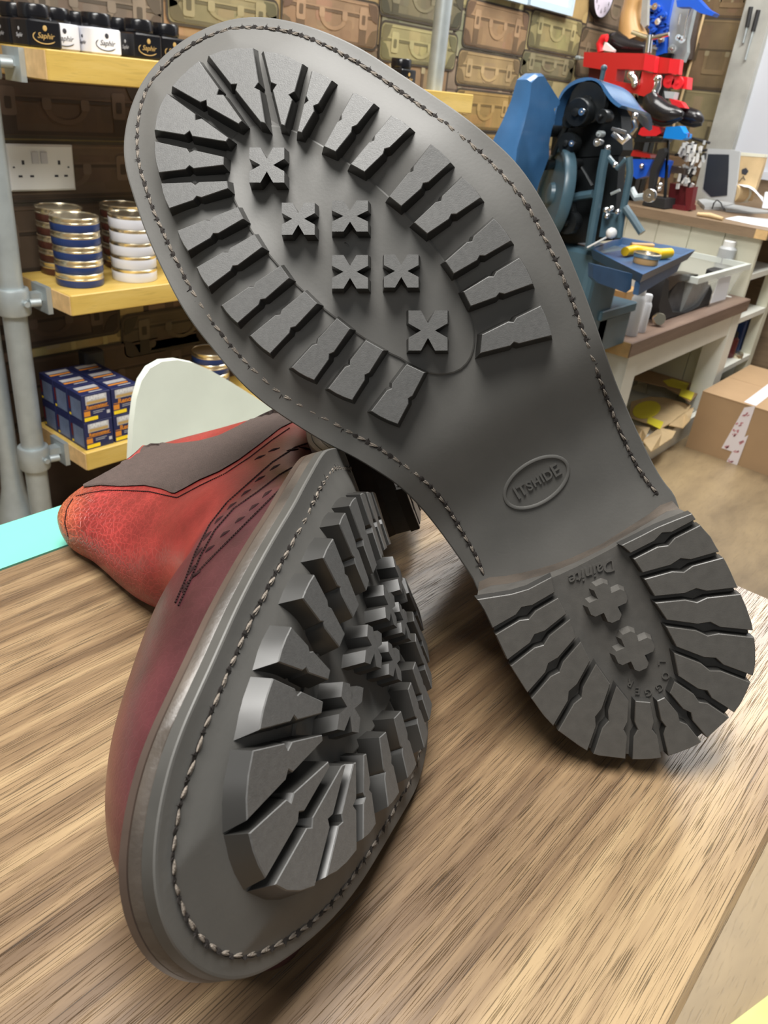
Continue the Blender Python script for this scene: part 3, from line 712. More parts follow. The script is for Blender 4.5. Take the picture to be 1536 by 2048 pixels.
# ------------------------------------------------------------------ room shell
mb = MB(); mb.box2((-1.2, -1.6, -.05), (3.65, 1.75, 0)); structure(mb.build('floor', 'floor', origin=(0, 0, 0)))
class Pattern:
    def __init__(s, fn): s.mb = MB(); s.col = []; s.fn = fn
    def poly(s, pts, col, layer=0):
        n = len(pts); s.mb.add([s.fn(a, b, .0004*layer) for a, b in pts], [tuple(range(n))]); s.col += [col]*n
    def rect(s, a0, b0, a1, b1, col, layer=0): s.poly([(a0, b0), (a1, b0), (a1, b1), (a0, b1)], col, layer)
    def rrect(s, a0, b0, a1, b1, r, col, layer=0):
        P = []
        for cx, cy, t0 in ((a1-r, b1-r, 0), (a0+r, b1-r, 90), (a0+r, b0+r, 180), (a1-r, b0+r, 270)):
            for k in range(4): t = math.radians(t0+30*k); P.append((cx+r*math.cos(t), cy+r*math.sin(t)))
        s.poly(P, col, layer)
def vary(c, k, r): f = 1+r.uniform(-k, k); return tuple(max(.005, x*f*(1+r.uniform(-.06, .06))) for x in c)
PAL = [(.40, .33, .16), (.36, .22, .11), (.18, .12, .075), (.30, .26, .16), (.24, .17, .12), (.45, .33, .14), (.29, .18, .10), (.20, .16, .12), (.36, .31, .20), (.27, .19, .13)]
def suitcases(fn, a0, a1, b0, b1, seed):
    r = random.Random(seed); p = Pattern(fn)
    p.rect(a0, b0, a1, b1, (.10, .075, .05), 0)
    a = a0
    while a < a1-.02:
        w = min(r.uniform(.30, .46), a1-a)
        b = b0-r.uniform(0, .15)
        while b < b1:
            h = r.choice([.13, .17, .21, .25, .30]); e0, e1 = max(b, b0), min(b+h, b1)
            if e1-e0 > .03 and w > .06:
                c = vary(r.choice(PAL), .18, r); ins0, ins1 = r.uniform(.003, .02), r.uniform(.003, .02)
                A0, A1, B0, B1 = a+ins0*.5, a+w-ins1*.5, e0+.004, e1-.004; W_, H_ = A1-A0, B1-B0
                dk = tuple(x*.55 for x in c); lt = tuple(min(.6, x*1.3) for x in c); mt = (.46, .38, .22)
                p.rrect(A0, B0, A1, B1, min(.018, H_*.2), c, 1)
                st = r.random()
                for t in range(3): q = r.uniform(A0, A1-.06); p.rect(q, B0+H_*.08, q+r.uniform(.02, .06), B1-H_*.08, vary(c, .12, r), 1.5+.25*t)
                p.rect(A0, B0+H_*.56, A1, B0+H_*.585, dk, 3)                              # lid seam
                p.rect(A0, B1-.008, A1, B1-.002, lt, 3); p.rect(A0, B0+.002, A1, B0+.008, dk, 3)
                if st < .5:                                                              # leather straps
                    for q in (.18, .82):
                        x = A0+W_*q; p.rect(x-.013, B0+.002, x+.013, B1-.002, dk if r.random() < .6 else lt, 4); p.rect(x-.010, B0+H_*.48, x+.010, B0+H_*.62, mt, 5)
                else:                                                                    # locks
                    for q in (.2, .8):
                        x = A0+W_*q; p.rrect(x-.017, B0+H_*.40, x+.017, B0+H_*.66, .005, mt if r.random() < .5 else dk, 4); p.rect(x-.006, B0+H_*.50, x+.006, B0+H_*.58, dk, 5)
                if r.random() < .75:                                                     # handle, a painted U
                    x = (A0+A1)/2; hh = min(.055, H_*.34); hb = B0+H_*.50; cc = lt if r.random() < .5 else tuple(x_*.45 for x_ in c)
                    for sg in (-1, 1): p.rect(x+sg*.042-.006, hb-hh, x+sg*.042+.006, hb+.006, cc, 5); p.rrect(x+sg*.042-.009, hb-.004, x+sg*.042+.009, hb+.014, .004, mt, 6)
                    p.rrect(x-.046, hb-hh-.013, x+.046, hb-hh+.004, .006, cc, 6)
                if st > .35:
                    for (x, y) in ((A0, B0), (A1, B0), (A0, B1), (A1, B1)):
                        sx = 1 if x == A0 else -1; sy = 1 if y == B0 else -1
                        p.poly([(x, y), (x+sx*.034, y), (x+sx*.03, y+sy*.02), (x+sx*.018, y+sy*.032), (x, y+sy*.036)], lt if r.random() < .5 else dk, 4)
                if r.random() < .3:
                    for k in range(7): x = A0+W_*(k+.5)/7; p.rrect(x-.005, B0+H_*.25, x+.005, B0+H_*.25+.010, .003, mt, 5)
            b += h
        a += w
    return p
def draw_case(p, A0, B0, A1, B1, c, r, straps=True, L0=8):
    W_, H_ = A1-A0, B1-B0; dk = tuple(x*.5 for x in c); lt = tuple(min(.6, x*1.2) for x in c); mt = tuple(min(.5, x*1.25+.02) for x in c)
    p.rrect(A0-.006, B0-.006, A1+.006, B1+.006, .02, (.06, .045, .03), L0-1); p.rrect(A0, B0, A1, B1, min(.03, H_*.16), c, L0)
    for t in range(9): q = r.uniform(A0+.01, A1-.08); y = r.uniform(B0, B1-.06); p.rrect(q, y, q+r.uniform(.02, .08), y+r.uniform(.02, .06), .009, vary(c, .13, r), L0+.5+.08*t)
    sy = B0+H_*r.uniform(.55, .68); p.rect(A0, sy-.003, A1, sy+.003, dk, L0+2); p.rect(A0+.01, sy+.004, A1-.01, sy+.008, lt, L0+2)
    p.rect(A0+.015, B1-.008, A1-.015, B1-.003, lt, L0+2); p.rect(A0+.015, B0+.002, A1-.015, B0+.009, dk, L0+2)
    for q in (.17, .83):
        x = A0+W_*q
        if straps: p.rect(x-.014, B0+.003, x+.014, sy+.02, dk, L0+3)
        p.rrect(x-.016, sy-.030, x+.016, sy+.022, .006, mt, L0+4); p.rrect(x-.007, sy-.018, x+.007, sy+.004, .003, dk, L0+5)
    x = (A0+A1)/2; hh = H_*.30; hb = sy-H_*.10; R_ = .05
    for k in range(14):
        t0, t1 = math.pi*(1+k/14), math.pi*(1+(k+1)/14); o, i_ = 1.0, .72
        p.poly([(x+R_*o*math.cos(t0), hb+hh*o*math.sin(t0)), (x+R_*o*math.cos(t1), hb+hh*o*math.sin(t1)), (x+R_*i_*math.cos(t1), hb+hh*i_*math.sin(t1)), (x+R_*i_*math.cos(t0), hb+hh*i_*math.sin(t0))], lt, L0+4)
    for sg in (-1, 1): p.rrect(x+sg*R_*.86-.010, hb-.006, x+sg*R_*.86+.010, hb+.016, .005, mt, L0+5)
    for (cx, cy) in ((A0, B0), (A1, B0), (A0, B1), (A1, B1)):
        sx = 1 if cx == A0 else -1; s_ = 1 if cy == B0 else -1
        p.poly([(cx+sx*.004, cy+s_*.012), (cx+sx*.012, cy+s_*.004), (cx+sx*.045, cy+s_*.002), (cx+sx*.034, cy+s_*.026), (cx+sx*.022, cy+s_*.040), (cx+sx*.002, cy+s_*.046)], vary(lt if H_ > .2 else dk, .1, r), L0+3)
p = suitcases(lambda a, b, l: (a, 1.70-l, b), -1.2, 3.60, .0, 2.3, 21)
rc = random.Random(11)
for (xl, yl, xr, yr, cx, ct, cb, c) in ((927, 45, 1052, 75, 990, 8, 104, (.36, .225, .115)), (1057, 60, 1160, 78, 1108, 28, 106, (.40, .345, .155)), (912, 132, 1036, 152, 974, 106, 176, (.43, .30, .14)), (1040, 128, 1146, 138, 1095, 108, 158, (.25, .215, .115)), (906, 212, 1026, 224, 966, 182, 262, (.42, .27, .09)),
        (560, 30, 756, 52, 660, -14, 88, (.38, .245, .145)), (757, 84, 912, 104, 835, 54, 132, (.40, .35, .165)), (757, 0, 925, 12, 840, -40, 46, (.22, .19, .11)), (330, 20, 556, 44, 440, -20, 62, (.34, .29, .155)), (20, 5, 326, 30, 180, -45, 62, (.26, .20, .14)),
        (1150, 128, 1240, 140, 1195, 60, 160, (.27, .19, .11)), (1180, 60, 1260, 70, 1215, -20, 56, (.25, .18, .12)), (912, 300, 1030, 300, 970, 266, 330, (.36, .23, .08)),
        (-60, 190, 290, 220, 100, 150, 276, (.105, .062, .038)), (-60, 330, 300, 350, 130, 284, 400, (.15, .098, .062)), (-60, 470, 330, 480, 130, 405, 540, (.12, .08, .05)), (-60, 650, 240, 640, 90, 600, 690, (.10, .065, .042)), (240, 660, 470, 650, 350, 615, 700, (.15, .115, .07)), (-60, 760, 420, 740, 180, 695, 820, (.12, .078, .05)), (-60, 960, 420, 900, 160, 830, 1010, (.10, .062, .04))):  # brown cases below the top shelf, darkened further to paint in its shade
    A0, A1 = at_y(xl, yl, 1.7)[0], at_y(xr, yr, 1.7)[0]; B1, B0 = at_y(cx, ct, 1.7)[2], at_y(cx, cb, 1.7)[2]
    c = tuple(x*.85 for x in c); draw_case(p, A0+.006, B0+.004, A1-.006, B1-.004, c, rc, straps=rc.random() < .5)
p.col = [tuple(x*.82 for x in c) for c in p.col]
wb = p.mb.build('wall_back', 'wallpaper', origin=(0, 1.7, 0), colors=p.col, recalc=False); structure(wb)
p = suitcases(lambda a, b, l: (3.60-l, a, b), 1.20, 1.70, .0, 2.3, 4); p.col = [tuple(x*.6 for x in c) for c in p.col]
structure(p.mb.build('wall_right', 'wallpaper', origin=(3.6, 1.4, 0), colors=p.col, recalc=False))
mb = MB(); mb.box2((3.56, 1.195, .64), (3.61, 1.30, 2.3)); structure(mb.build('trim_1', 'trimgrey'))
mb = MB(); mb.box2((3.60, .2, .86), (3.62, 1.195, 2.3)); mb.box2((3.585, .2, .83), (3.62, 1.195, .86)); structure(mb.build('door_1', 'panelgrey'))
mb = MB(); mb.box2((3.60, .2, 0), (3.63, 1.195, .83)); structure(mb.build('wall_right_panel', 'counter_y'))
# ------------------------------------------------------------------ pipe-and-pine shelving on the back wall
SY0, SY1 = 1.45, 1.66; SH = [(1.0186, .970), (.597, .556), (.253, .210)]
sx0 = .777
for i, (zt, zb) in enumerate(SH):
    lab = ['varnished pine shelf board carrying the row of cream jars', 'varnished pine shelf board carrying the stacked polish tins', 'varnished pine shelf board carrying the dark blue cartons'][i]
    sh = thing('shelf', (sx0, SY0, zb), lab, 'shelf', 'pine shelves on galvanised pipes')
    mb = MB(); mb.rbox((sx0+.001, SY0, zb), (2.06, SY1, zt), .004); mb.build('board', 'pine', sh)
    mb = MB(); mb.box2((sx0-.001, SY0+.002, zb+.002), (sx0+.001, SY1-.002, zt-.002)); mb.build('end_grain', 'pine_end', sh)
px, py = .709, 1.55
for (x, nm, z0, z1) in ((px, 'left', 0, 1.9), (2.0, 'right', 1.0187, 1.9)):
    pl_ = thing('pipe_upright', (x, py, z0), 'galvanised pipe upright at the shelves\' %s end' % ('left' if nm == 'left' else 'far right'), 'pipe', 'galvanised shelf pipes')
    mb = MB(); mb.tube([(x, py, z0), (x, py, z1)], .0235, 24); mb.build('pipe', 'galv', pl_, smooth=40)
    if nm == 'left':
        for zt, zb in SH:
            zc = (zt+zb)/2-.004
            mb = MB(); mb.lathe([(.0245, -.026), (.031, -.026), (.0325, -.022), (.0325, .022), (.031, .026), (.0245, .026)], (x, py, zc), n=24)
            c_ = mb.build('clamp', 'galv', pl_, smooth=40)
            mb = MB(); mb.box2((x+.028, py-.012, zc-.004), (sx0-.006, py+.012, zc+.012)); mb.box2((sx0-.012, py-.03, zc-.028), (sx0-.0015, py+.03, zc+.026)); mb.tube([(x+.02, py-.03, zc), (x+.04, py-.034, zc)], .008, 10)
            mb.tube([(x+.01, py-.033, zc), (x+.01, py-.040, zc)], .006, 6)
            a_ = mb.build('bracket_arm', 'galv', pl_, smooth=40)
b0 = at_z(16, 1050, 0)
mb = MB(); fx, fy = b0[0], min(b0[1], 1.62); mb.lathe([(.045, 0), (.047, .03), (.040, .07), (.026, .13), (.021, .20), (.020, .8)], (fx, fy, 0), n=20); tag(mb.build('floor_post', 'galv', smooth=40), 'short grey post with a flared foot at the left, below the shelves', 'post')
# jars on the top shelf
JW, JH, LH = .064, .043, .024
def make_jar(kind):
    base = (0, 0, 0)
    t = thing('polish_jar', base, None, 'jar')
    m = {'black': 'black', 'white': 'tinwhite'}[kind]
    mb = MB(); mb.rbox((-JW/2, -JW/2, 0), (JW/2, JW/2, JH), .006); mb.build('body', m, t, smooth=35)
    mb = MB(); mb.lathe([(.023, JH), (.027, JH+.001), (.028, JH+.004), (.028, JH+LH-.003), (.026, JH+LH)], (0, 0, 0), n=28)
    mb.lathe([(.0285, JH+.006), (.0285, JH+.009)], (0, 0, 0), n=28); mb.build('lid', 'black', t, smooth=40)
    mb = MB(); ink = 'gold' if kind == 'black' else 'ink'
    mb.text('Saphir', .0125, lambda a, b, c: (a, -JW/2-.0003-c, b+.019), .0002, shear=.3)
    S_ = [(.018*math.cos(t_)*1.2-.002, -JW/2-.0006, .017+.010*math.sin(t_)) for t_ in np.linspace(math.radians(140), math.radians(330), 14)]
    mb.tube(S_, [.0003]+[.0008]*12+[.0002], 5); mb.ell((.0, -JW/2-.0003, .031), (np.array((.004, 0, 0)), np.array((0, .0004, 0)), np.array((0, 0, .0045))), 8, 6)
    mb.build('logo', ink, t)
    mb = MB(); mb.text('Saphir', .009, lambda a, b, c: (-JW/2-.0003-c, -a, b+.017), .0002, shear=.3); mb.ell((-JW/2-.0003, 0, .027), (np.array((0, .003, 0)), np.array((.0004, 0, 0)), np.array((0, 0, .003))), 8, 6)
    mb.build('side_logo', 'silver' if kind == 'black' else 'ink', t)
    return t
protoB, protoW = make_jar('black'), make_jar('white')
JY = 1.52; usedB = usedW = False
zj = SH[0][0]+.0003
xa, xb, xc = at_y(57, 75, JY)[0]+JW/2, at_y(184, 90, JY)[0]+JW/2, at_y(270, 100, JY)[0]+JW/2
jl = [(xa, JY, 'black', 'black polish jar with gold logo at the top shelf\'s left end, front row'), (xb, JY, 'white', 'white square polish jar with dark logo, front row of the top shelf'),
      (xc, JY, 'black', 'black square polish jar with gold logo right of the white jars'),
      (xa, JY+.068, 'black', 'black polish jar standing behind the left end black jar'), (xb-.068, JY+.03, 'white', 'plain-sided white polish jar just left of the front white jar'),
      (xb, JY+.068, 'white', 'white polish jar standing behind the front white jar'), (xc, JY+.068, 'black', 'black polish jar in the back row behind the right black jar'), (xc+.075, JY+.02, 'black', 'black polish jar half hidden by the toe of the raised boot'),
      (1.87, JY+.02, 'black', 'dark jar at the far right end of the top shelf beside the pipe')]
for (x, y, k, lab) in jl:
    P = protoB if k == 'black' else protoW
    first = (k == 'black' and not usedB) or (k == 'white' and not usedW)
    loc = (x, y+JW/2, zj)
    if first:
        P.location = loc; tag(P, lab, 'jar', 'polish jars on the top shelf')
        if k == 'black': usedB = True
        else: usedW = True
    else: dup(P, loc, 0, lab, 'polish jars on the top shelf')
# tins on the middle shelf
zt = SH[1][0]+.0003
TR = np.linalg.norm((at_z(112, 560, zt)-at_z(210, 560, zt)))/2*.97; TH = TR*2*.285
def make_tin(kind):
    t = thing('polish_tin', (0, 0, 0), None, 'tin')
    mb = MB(); mb.lathe([(TR*.97, 0), (TR, .002), (TR, TH*(.72 if kind == 'tinwhite' else .58))], (0, 0, 0), n=40); mb.build('base', kind, t, smooth=40)
    mb = MB(); mb.lathe([(TR*.99, TH*.50), (TR*(.99 if kind == 'tinwhite' else 1.02), TH*.58), (TR*(.99 if kind == 'tinwhite' else 1.02), TH*.62), (TR*.99, TH*.66), (TR*1.0, TH*.90), (TR*1.015, TH*.94), (TR*.99, TH*.99), (TR*.94, TH*.985), (TR*.93, TH*.94)], (0, 0, 0), n=40); mb.build('lid', 'goldm', t, smooth=40)
    return t
stacks = [('navy', (161, 566), 5, 'blue', 'the front stack of blue and gold tins'), ('tinwhite', (270, 556), 5, 'white', 'the stack of white and gold tins'),
          ('tinbrown', (104, 533), 5, 'brown', 'the leftmost brown tin stack behind the blue one'), ('tinbrown', (222, 520), 5, 'brown', 'the brown stack behind the blue and white stacks')]
ORD = ['bottom tin of %s', 'second tin up in %s', 'middle tin of %s', 'fourth tin up in %s', 'top tin of %s']
protoT = {}
for kind, pxy, n, cname, desc in stacks:
    c = at_z(*pxy, zt); c[1] = min(c[1], SY1-TR*.6)
    for k in range(n):
        loc = (c[0]+random.uniform(-.001, .001), c[1]+random.uniform(-.001, .001), zt+k*(TH+.0002)); lab = ORD[k] % desc
        if kind not in protoT:
            P = protoT[kind] = make_tin(kind); P.location = loc; tag(P, lab, 'tin', 'polish tins on the middle shelf')
        else: dup(protoT[kind], loc, random.uniform(0, 6), lab, 'polish tins on the middle shelf')
# cartons on the bottom shelf
zc = SH[2][0]+.0003
c0 = at_z(166, 897, zc); c1 = at_z(226, 884, zc); BW = abs(c1[0]-c0[0]); BH = BW*.93; BD = BW*.86
c0[1] = SY0+.012
def make_carton(kind):
    t = thing('polish_carton', (0, 0, 0), None, 'box')
    mb = MB(); mb.rbox((0, 0, 0), (BW*.985, BD*.985, BH*.99), .0012); mb.build('box', 'boxblue', t)
    fr_ = lambda a, b, e=.0004: (a*BW, -e, b*BH)
    def q(mb, a0, b0, a1, b1, e=.0004, mi=0): mb.add([fr_(a0, b0, e), fr_(a1, b0, e), fr_(a1, b1, e), fr_(a0, b1, e)], [(0, 1, 2, 3)], mi)
    mb = MB(); q(mb, .12, .62, .85, .93, .0004, 0); q(mb, .15, .64, .82, .74, .0006, 1); mb.text('SAPHIR', BW*.185, lambda a, b, c: (a+.49*BW, -.0008-c, b+.84*BH), .0001, 2, bold=.0004)
    mb.build('badge', ['silver', 'gold', 'white'], t)
    mb = MB()
    if kind == 'a': mb.text('Renovateur', BW*.155, lambda a, b, c: (a+.5*BW, -.0006-c, b+.53*BH), .0001, 0, bold=.0003)
    else: mb.text('Reno', BW*.23, lambda a, b, c: (a+.45*BW, -.0006-c, b+.50*BH), .0001, 0, bold=.0003)
    q(mb, .05, .44, .9, .46); q(mb, .04, .22, .25, .40); q(mb, .04, .05, .5, .18, mi=1); q(mb, .82, .18, .93, .30, mi=2); q(mb, .35, .34, .75, .36, mi=2); q(mb, .35, .28, .68, .30, mi=2)
    mb.build('front_print', ['orange', 'yellow', 'silver'], t)
    mb = MB(); g = lambda a, b: (a*BW, b*BD, BH*.99+.0004)
    for (a0, b0, a1, b1, mi) in ((.12, .52, .85, .80, 0), (.1, .32, .8, .44, 1), (.35, .15, .8, .22, 0)): mb.add([g(a0, b0), g(a1, b0), g(a1, b1), g(a0, b1)], [(0, 1, 2, 3)], mi)
    mb.build('top_print', ['silver', 'orange'], t)
    mb = MB(); h_ = lambda a, b: (-.0004, a*BD, b*BH)
    mb.add([h_(.08, .08), h_(.8, .08), h_(.8, .78), h_(.08, .78)], [(0, 1, 2, 3)], 0); mb.add([h_(.82, .3), h_(.94, .3), h_(.94, .75), h_(.82, .75)], [(0, 1, 2, 3)], 1); mb.add([h_(.82, .08), h_(.94, .08), h_(.94, .16), h_(.82, .16)], [(0, 1, 2, 3)], 2)
    mb.build('side_print', ['boxside', 'maroon', 'yellow'], t)
    return t
protoC = {}
cols_ = ['left column', 'right column']; deps = ['front', 'second', 'third', 'rearmost']; lev = ['lower', 'upper']
for j in range(3):
    for i in range(2):
        for k in range(2):
            kind = 'ab'[i]; loc = (c0[0]+i*BW*1.03, c0[1]+j*BD*1.0, zc+k*BH)
            lab = '%s dark blue carton, %s row, %s of the block on the bottom shelf' % (lev[k], deps[j], cols_[i])
            if kind not in protoC: P = protoC[kind] = make_carton(kind); P.location = loc; tag(P, lab, 'box', 'dark blue cartons on the bottom shelf')
            else: dup(protoC[kind], loc, 0, lab, 'dark blue cartons on the bottom shelf')
x0 = c0[0]+BW*1.55
mb = MB(); mb.rbox((x0, SY1-.035, zc), (x0+BW*.75, SY1, zc+BH*2.45), .008); tag(mb.build('black_box', 'blackm'), 'tall plain black box behind the dark blue cartons', 'box')
c = at_z(455, 815, zc); c[1] = 1.55
for k in range(5): dup(protoT['navy'], (c[0], c[1], zc+k*(TH+.0002)), k, ORD[k] % 'the blue stack behind the white chair', 'polish tins on the bottom shelf')
# socket on the back wall
sA, sB = at_y(12, 287, 1.695), at_y(148, 380, 1.695); wx0, wx1, wz0, wz1 = at_y(13, 330, 1.695)[0], at_y(146, 330, 1.695)[0], sB[2], sA[2]
so = thing('double_socket', ((wx0+wx1)/2, 1.697, wz0), 'white double wall socket on the suitcase wallpaper above the tins', 'socket')
mb = MB(); mb.rings([[(x, y, z) for (x, z) in ((wx0+i, wz0+i), (wx1-i, wz0+i), (wx1-i, wz1-i), (wx0+i, wz1-i))] for (y, i) in ((1.6975, 0), (1.692, .0005), (1.689, .004))]); mb.build('face_plate', 'white', so)
W_ = wx1-wx0; Hh = wz1-wz0; fp = lambda a, b: (wx0+a*W_, wz0+b*Hh)
for a in (.40, .53):
    mb = MB(); x, z = fp(a, .72); mb.box2((x-.007, 1.685, z-.011), (x+.007, 1.689, z+.011)); mb.build('rocker_switch', 'silver', so)
for a, b, w, h in ((.22, .62, .004, .008), (.16, .33, .007, .004), (.33, .33, .007, .004), (.76, .62, .004, .008), (.70, .33, .007, .004), (.85, .33, .007, .004), (.90, .52, .003, .003), (.08, .52, .003, .003)):
    mb = MB(); x, z = fp(a, b); mb.box2((x-w/2-.0005, 1.6882, z-h/2), (x+w/2+.0005, 1.6892, z+h/2)); mb.build('pin_hole', 'ink', so)
# white moulded chair behind the table
CY = .78
prof = [(252, 960), (254, 900), (256, 840), (262, 790), (272, 755), (288, 729), (312, 716), (345, 713), (378, 720), (410, 734), (450, 758), (490, 783), (530, 808), (575, 838), (610, 870), (640, 920), (655, 985)]
pts = smooth_line([at_y(*q, CY) for q in prof], 1)
ch = thing('white_chair', ((pts[0][0]+pts[-1][0])/2, CY-.15, 0), 'scuffed white moulded chair behind the table, rounded backrest showing', 'chair')
zlow = pts[:, 2].min(); xm = (pts[0][0]+pts[-1][0])/2
mb = MB(); rows = []
for p_ in pts:
    row = []
    for k in range(9):
        t = k/8; z = zlow-.05+(p_[2]-zlow+.05)*t; u = (p_[0]-xm)/.3; row.append(np.array((p_[0], CY-.05*0+.0-.06*abs(u)**2*(1-t*.3)*0 + .0, z)))
    rows.append(row)
fr2 = [[q+np.array((0, -.010, 0)) for q in r_] for r_ in rows]
mb.grid(rows); mb.grid(fr2); mb.grid([[rows[i][-1], fr2[i][-1]] for i in range(len(rows))]); mb.grid([rows[0], fr2[0]]); mb.grid([rows[-1], fr2[-1]]); mb.build('backrest', 'chairwhite', ch, smooth=50)
x0_, x1_ = pts[0][0], pts[-1][0]
mb = MB(); mb.rbox((x0_, CY-.36, zlow-.09), (x1_, CY+.004, zlow-.045), .05); mb.build('seat', 'chairwhite', ch, smooth=50)
for x in (x0_+.04, x1_-.04):
    for y in (CY-.32, CY-.03): mb = MB(); mb.tube([(x, y, 0), (x, y, zlow-.085)], [.012, .018], 12); mb.build('leg', 'galv', ch, smooth=40)
# ------------------------------------------------------------------ cream bench with brown worktop
BX0, BX1, BY0, BY1, BZ = 2.0, 2.955, .79, 1.42, .485
be = thing('work_bench', (BX0, BY0, 0), 'cream painted bench with brown wooden worktop beside the stitching machine', 'bench')
mb = MB(); mb.rbox((BX0-.02, BY0-.012, BZ-.042), (BX1, BY1, BZ), .005); mb.build('worktop', 'counter', be)
mb = MB(); mb.box2((BX0-.0205, BY0-.010, BZ-.041), (BX0-.0195, BY1, BZ-.001)); mb.build('worktop_end', 'pine_end', be)
for (x, y) in ((BX0+.015, BY0), (BX1-.09, BY0), (BX0+.015, BY1-.075), (BX1-.09, BY1-.075)):
    mb = MB(); mb.box2((x, y, 0), (x+.075, y+.075, BZ-.042)); mb.build('leg', 'creamw', be)
mb = MB(); mb.box2((BX0+.09, BY0+.005, BZ-.12), (BX1-.09, BY0+.03, BZ-.042)); mb.build('apron', 'creamw', be)
mb = MB(); mb.box2((BX0+.03, BY0+.076, .02), (BX0+.05, BY1-.076, BZ-.043)); mb.build('end_panel', 'cream', be)
mb = MB(); mb.box2((BX0+.091, BY0+.005, .0), (BX1-.091, BY0+.025, .075)); mb.build('plinth', 'creamw', be)
mb = MB(); mb.box2((BX0+.051, BY0+.03, .06), (BX1-.1, BY1-.08, .075)); mb.build('bottom_shelf', 'creamw', be)
mb = MB(); mb.box2((BX0+.33, BY0+.30, .076), (BX1-.02, BY0+.32, BZ-.043)); mb.build('inner_panel', 'cream', be)
# cardboard offcuts with yellow labels under the bench
def sheet(name, P, m, label, cat, th=.004, group=None, bendz=0):
    mb = MB(); P = [np.array(p, float) for p in P]; n = len(P)
    mb.rings([[p for p in P], [p+np.array((0, 0, th)) for p in P]]); return tag(mb.build(name, m), label, cat, group)
g_ = 'cardboard pieces under the bench'
def flat(pxs, z, dz=None): return [at_z(*q, z if dz is None else z+dz[i]) for i, q in enumerate(pxs)]
def pats(name, pxs, zz, mt_, lab, parts):
    t = thing(name, flat(pxs, zz[0])[0], lab, 'cardboard', g_)
    P = [at_z(*q, z) for q, z in zip(pxs, zz)]; mb = MB(); mb.rings([P, [p+np.array((0, 0, .004)) for p in P]]); mb.build('sheet', mt_, t)
    for nm, pp, m_, z in parts:
        mb = MB(); Q = [at_z(*q, z) for q in pp]; mb.rings([Q, [p+np.array((0, 0, .002)) for p in Q]]); mb.build(nm, m_, t)
oval = [(1293+28*math.cos(t)*1.0, 820+17*math.sin(t)-4*math.cos(t)) for t in np.linspace(0, 2*math.pi, 20, endpoint=False)]
pats('cardboard_pattern', [(1258, 835), (1262, 805), (1300, 795), (1330, 797), (1382, 812), (1368, 833), (1322, 858)], [.10, .10, .10, .10, .10, .10, .10], 'kraft', 'tan cardboard piece with a yellow oval print and yellow label under the bench',
     [('yellow_print', oval, 'yellowt', .1045), ('yellow_label', [(1296, 833), (1327, 845), (1320, 859), (1294, 846)], 'yellowt', .105)])
pats('cardboard_pattern', [(1265, 760), (1284, 734), (1330, 750), (1375, 764), (1403, 780), (1379, 806), (1358, 790), (1330, 775)], [.13]*8, 'card', 'darker cardboard piece behind, with a yellow blot and yellow label',
     [('yellow_print', [(1326, 762), (1345, 758), (1378, 768), (1372, 780), (1352, 776), (1336, 772)], 'yellowt', .1345), ('yellow_label', [(1363, 777), (1389, 786), (1382, 801), (1358, 791)], 'yellowt', .135)])
for i, (pxs, z, lab) in enumerate([([(1268, 850), (1300, 855), (1292, 872), (1280, 885), (1270, 880)], .085, 'pale folded paper scrap at the left under the bench'), ([(1285, 880), (1320, 855), (1352, 862), (1345, 875), (1318, 893), (1302, 903)], .080, 'crumpled tan paper scrap lowest at the front of the bench shelf'), ([(1338, 850), (1365, 820), (1388, 815), (1380, 840), (1366, 856)], .086, 'brown paper scrap beside the cardboard box corner')]):
    P = [at_z(*q, z+.012*((k*7+i) % 3)) for k, q in enumerate(pxs)]; mb = MB(); cen = sum(P)/len(P)+np.array((0, 0, .018))
    n = len(P); mb.add(P+[cen]+[p-np.array((0, 0, .003)) for p in P], [(k, (k+1) % n, n) for k in range(n)]+[tuple(range(n+1, 2*n+1))]+[(k, (k+1) % n, n+1+(k+1) % n, n+1+k) for k in range(n)])
    tag(mb.build('paper_scrap', 'kraft'), lab, 'paper', 'paper scraps under the bench')
# ------------------------------------------------------------------ tongue-and-groove counter
CX, CY0, CZ_ = 2.97, .81, .682
co = thing('shop_counter', (CX, CY0, 0), 'cream tongue-and-groove counter with oak worktop along the right wall', 'counter')
mb = MB(); n = 7; wv = (1.68-CY0)/n
for k in range(n): mb.box2((CX, CY0+k*wv+.002, 0), (CX+.018, CY0+(k+1)*wv-.002, CZ_-.001))
mb.box2((CX+.006, CY0, 0), (CX+.017, 1.68, CZ_-.001)); mb.build('front_panel', 'cream', co)
mb = MB(); mb.box2((CX-.03, CY0-.02, CZ_), (3.598, 1.69, CZ_+.032)); mb.build('worktop', 'counter_y', co)
mb = MB(); mb.box2((CX-.0305, CY0-.0205, CZ_+.001), (CX-.02, CY0+.02, CZ_+.031)); mb.build('worktop_corner', 'pine_end', co)
SX1 = 3.32
mb = MB(); mb.box2((SX1, CY0, 0), (SX1+.05, CY0+.04, CZ_-.001)); mb.build('end_post', 'cream', co)
mb = MB(); mb.box2((CX+.019, CY0+.30, 0), (SX1+.2, CY0+.315, CZ_-.001)); mb.build('back_panel', 'cream', co)
for z in (.21, .40, .56):
    mb = MB(); mb.box2((CX+.019, CY0, z-.02), (SX1-.001, CY0+.299, z)); mb.build('end_shelf', 'creamw', co)
mb = MB(); mb.box2((CX+.019, CY0, 0), (SX1-.001, CY0+.02, .12)); mb.build('plinth', 'cream', co)
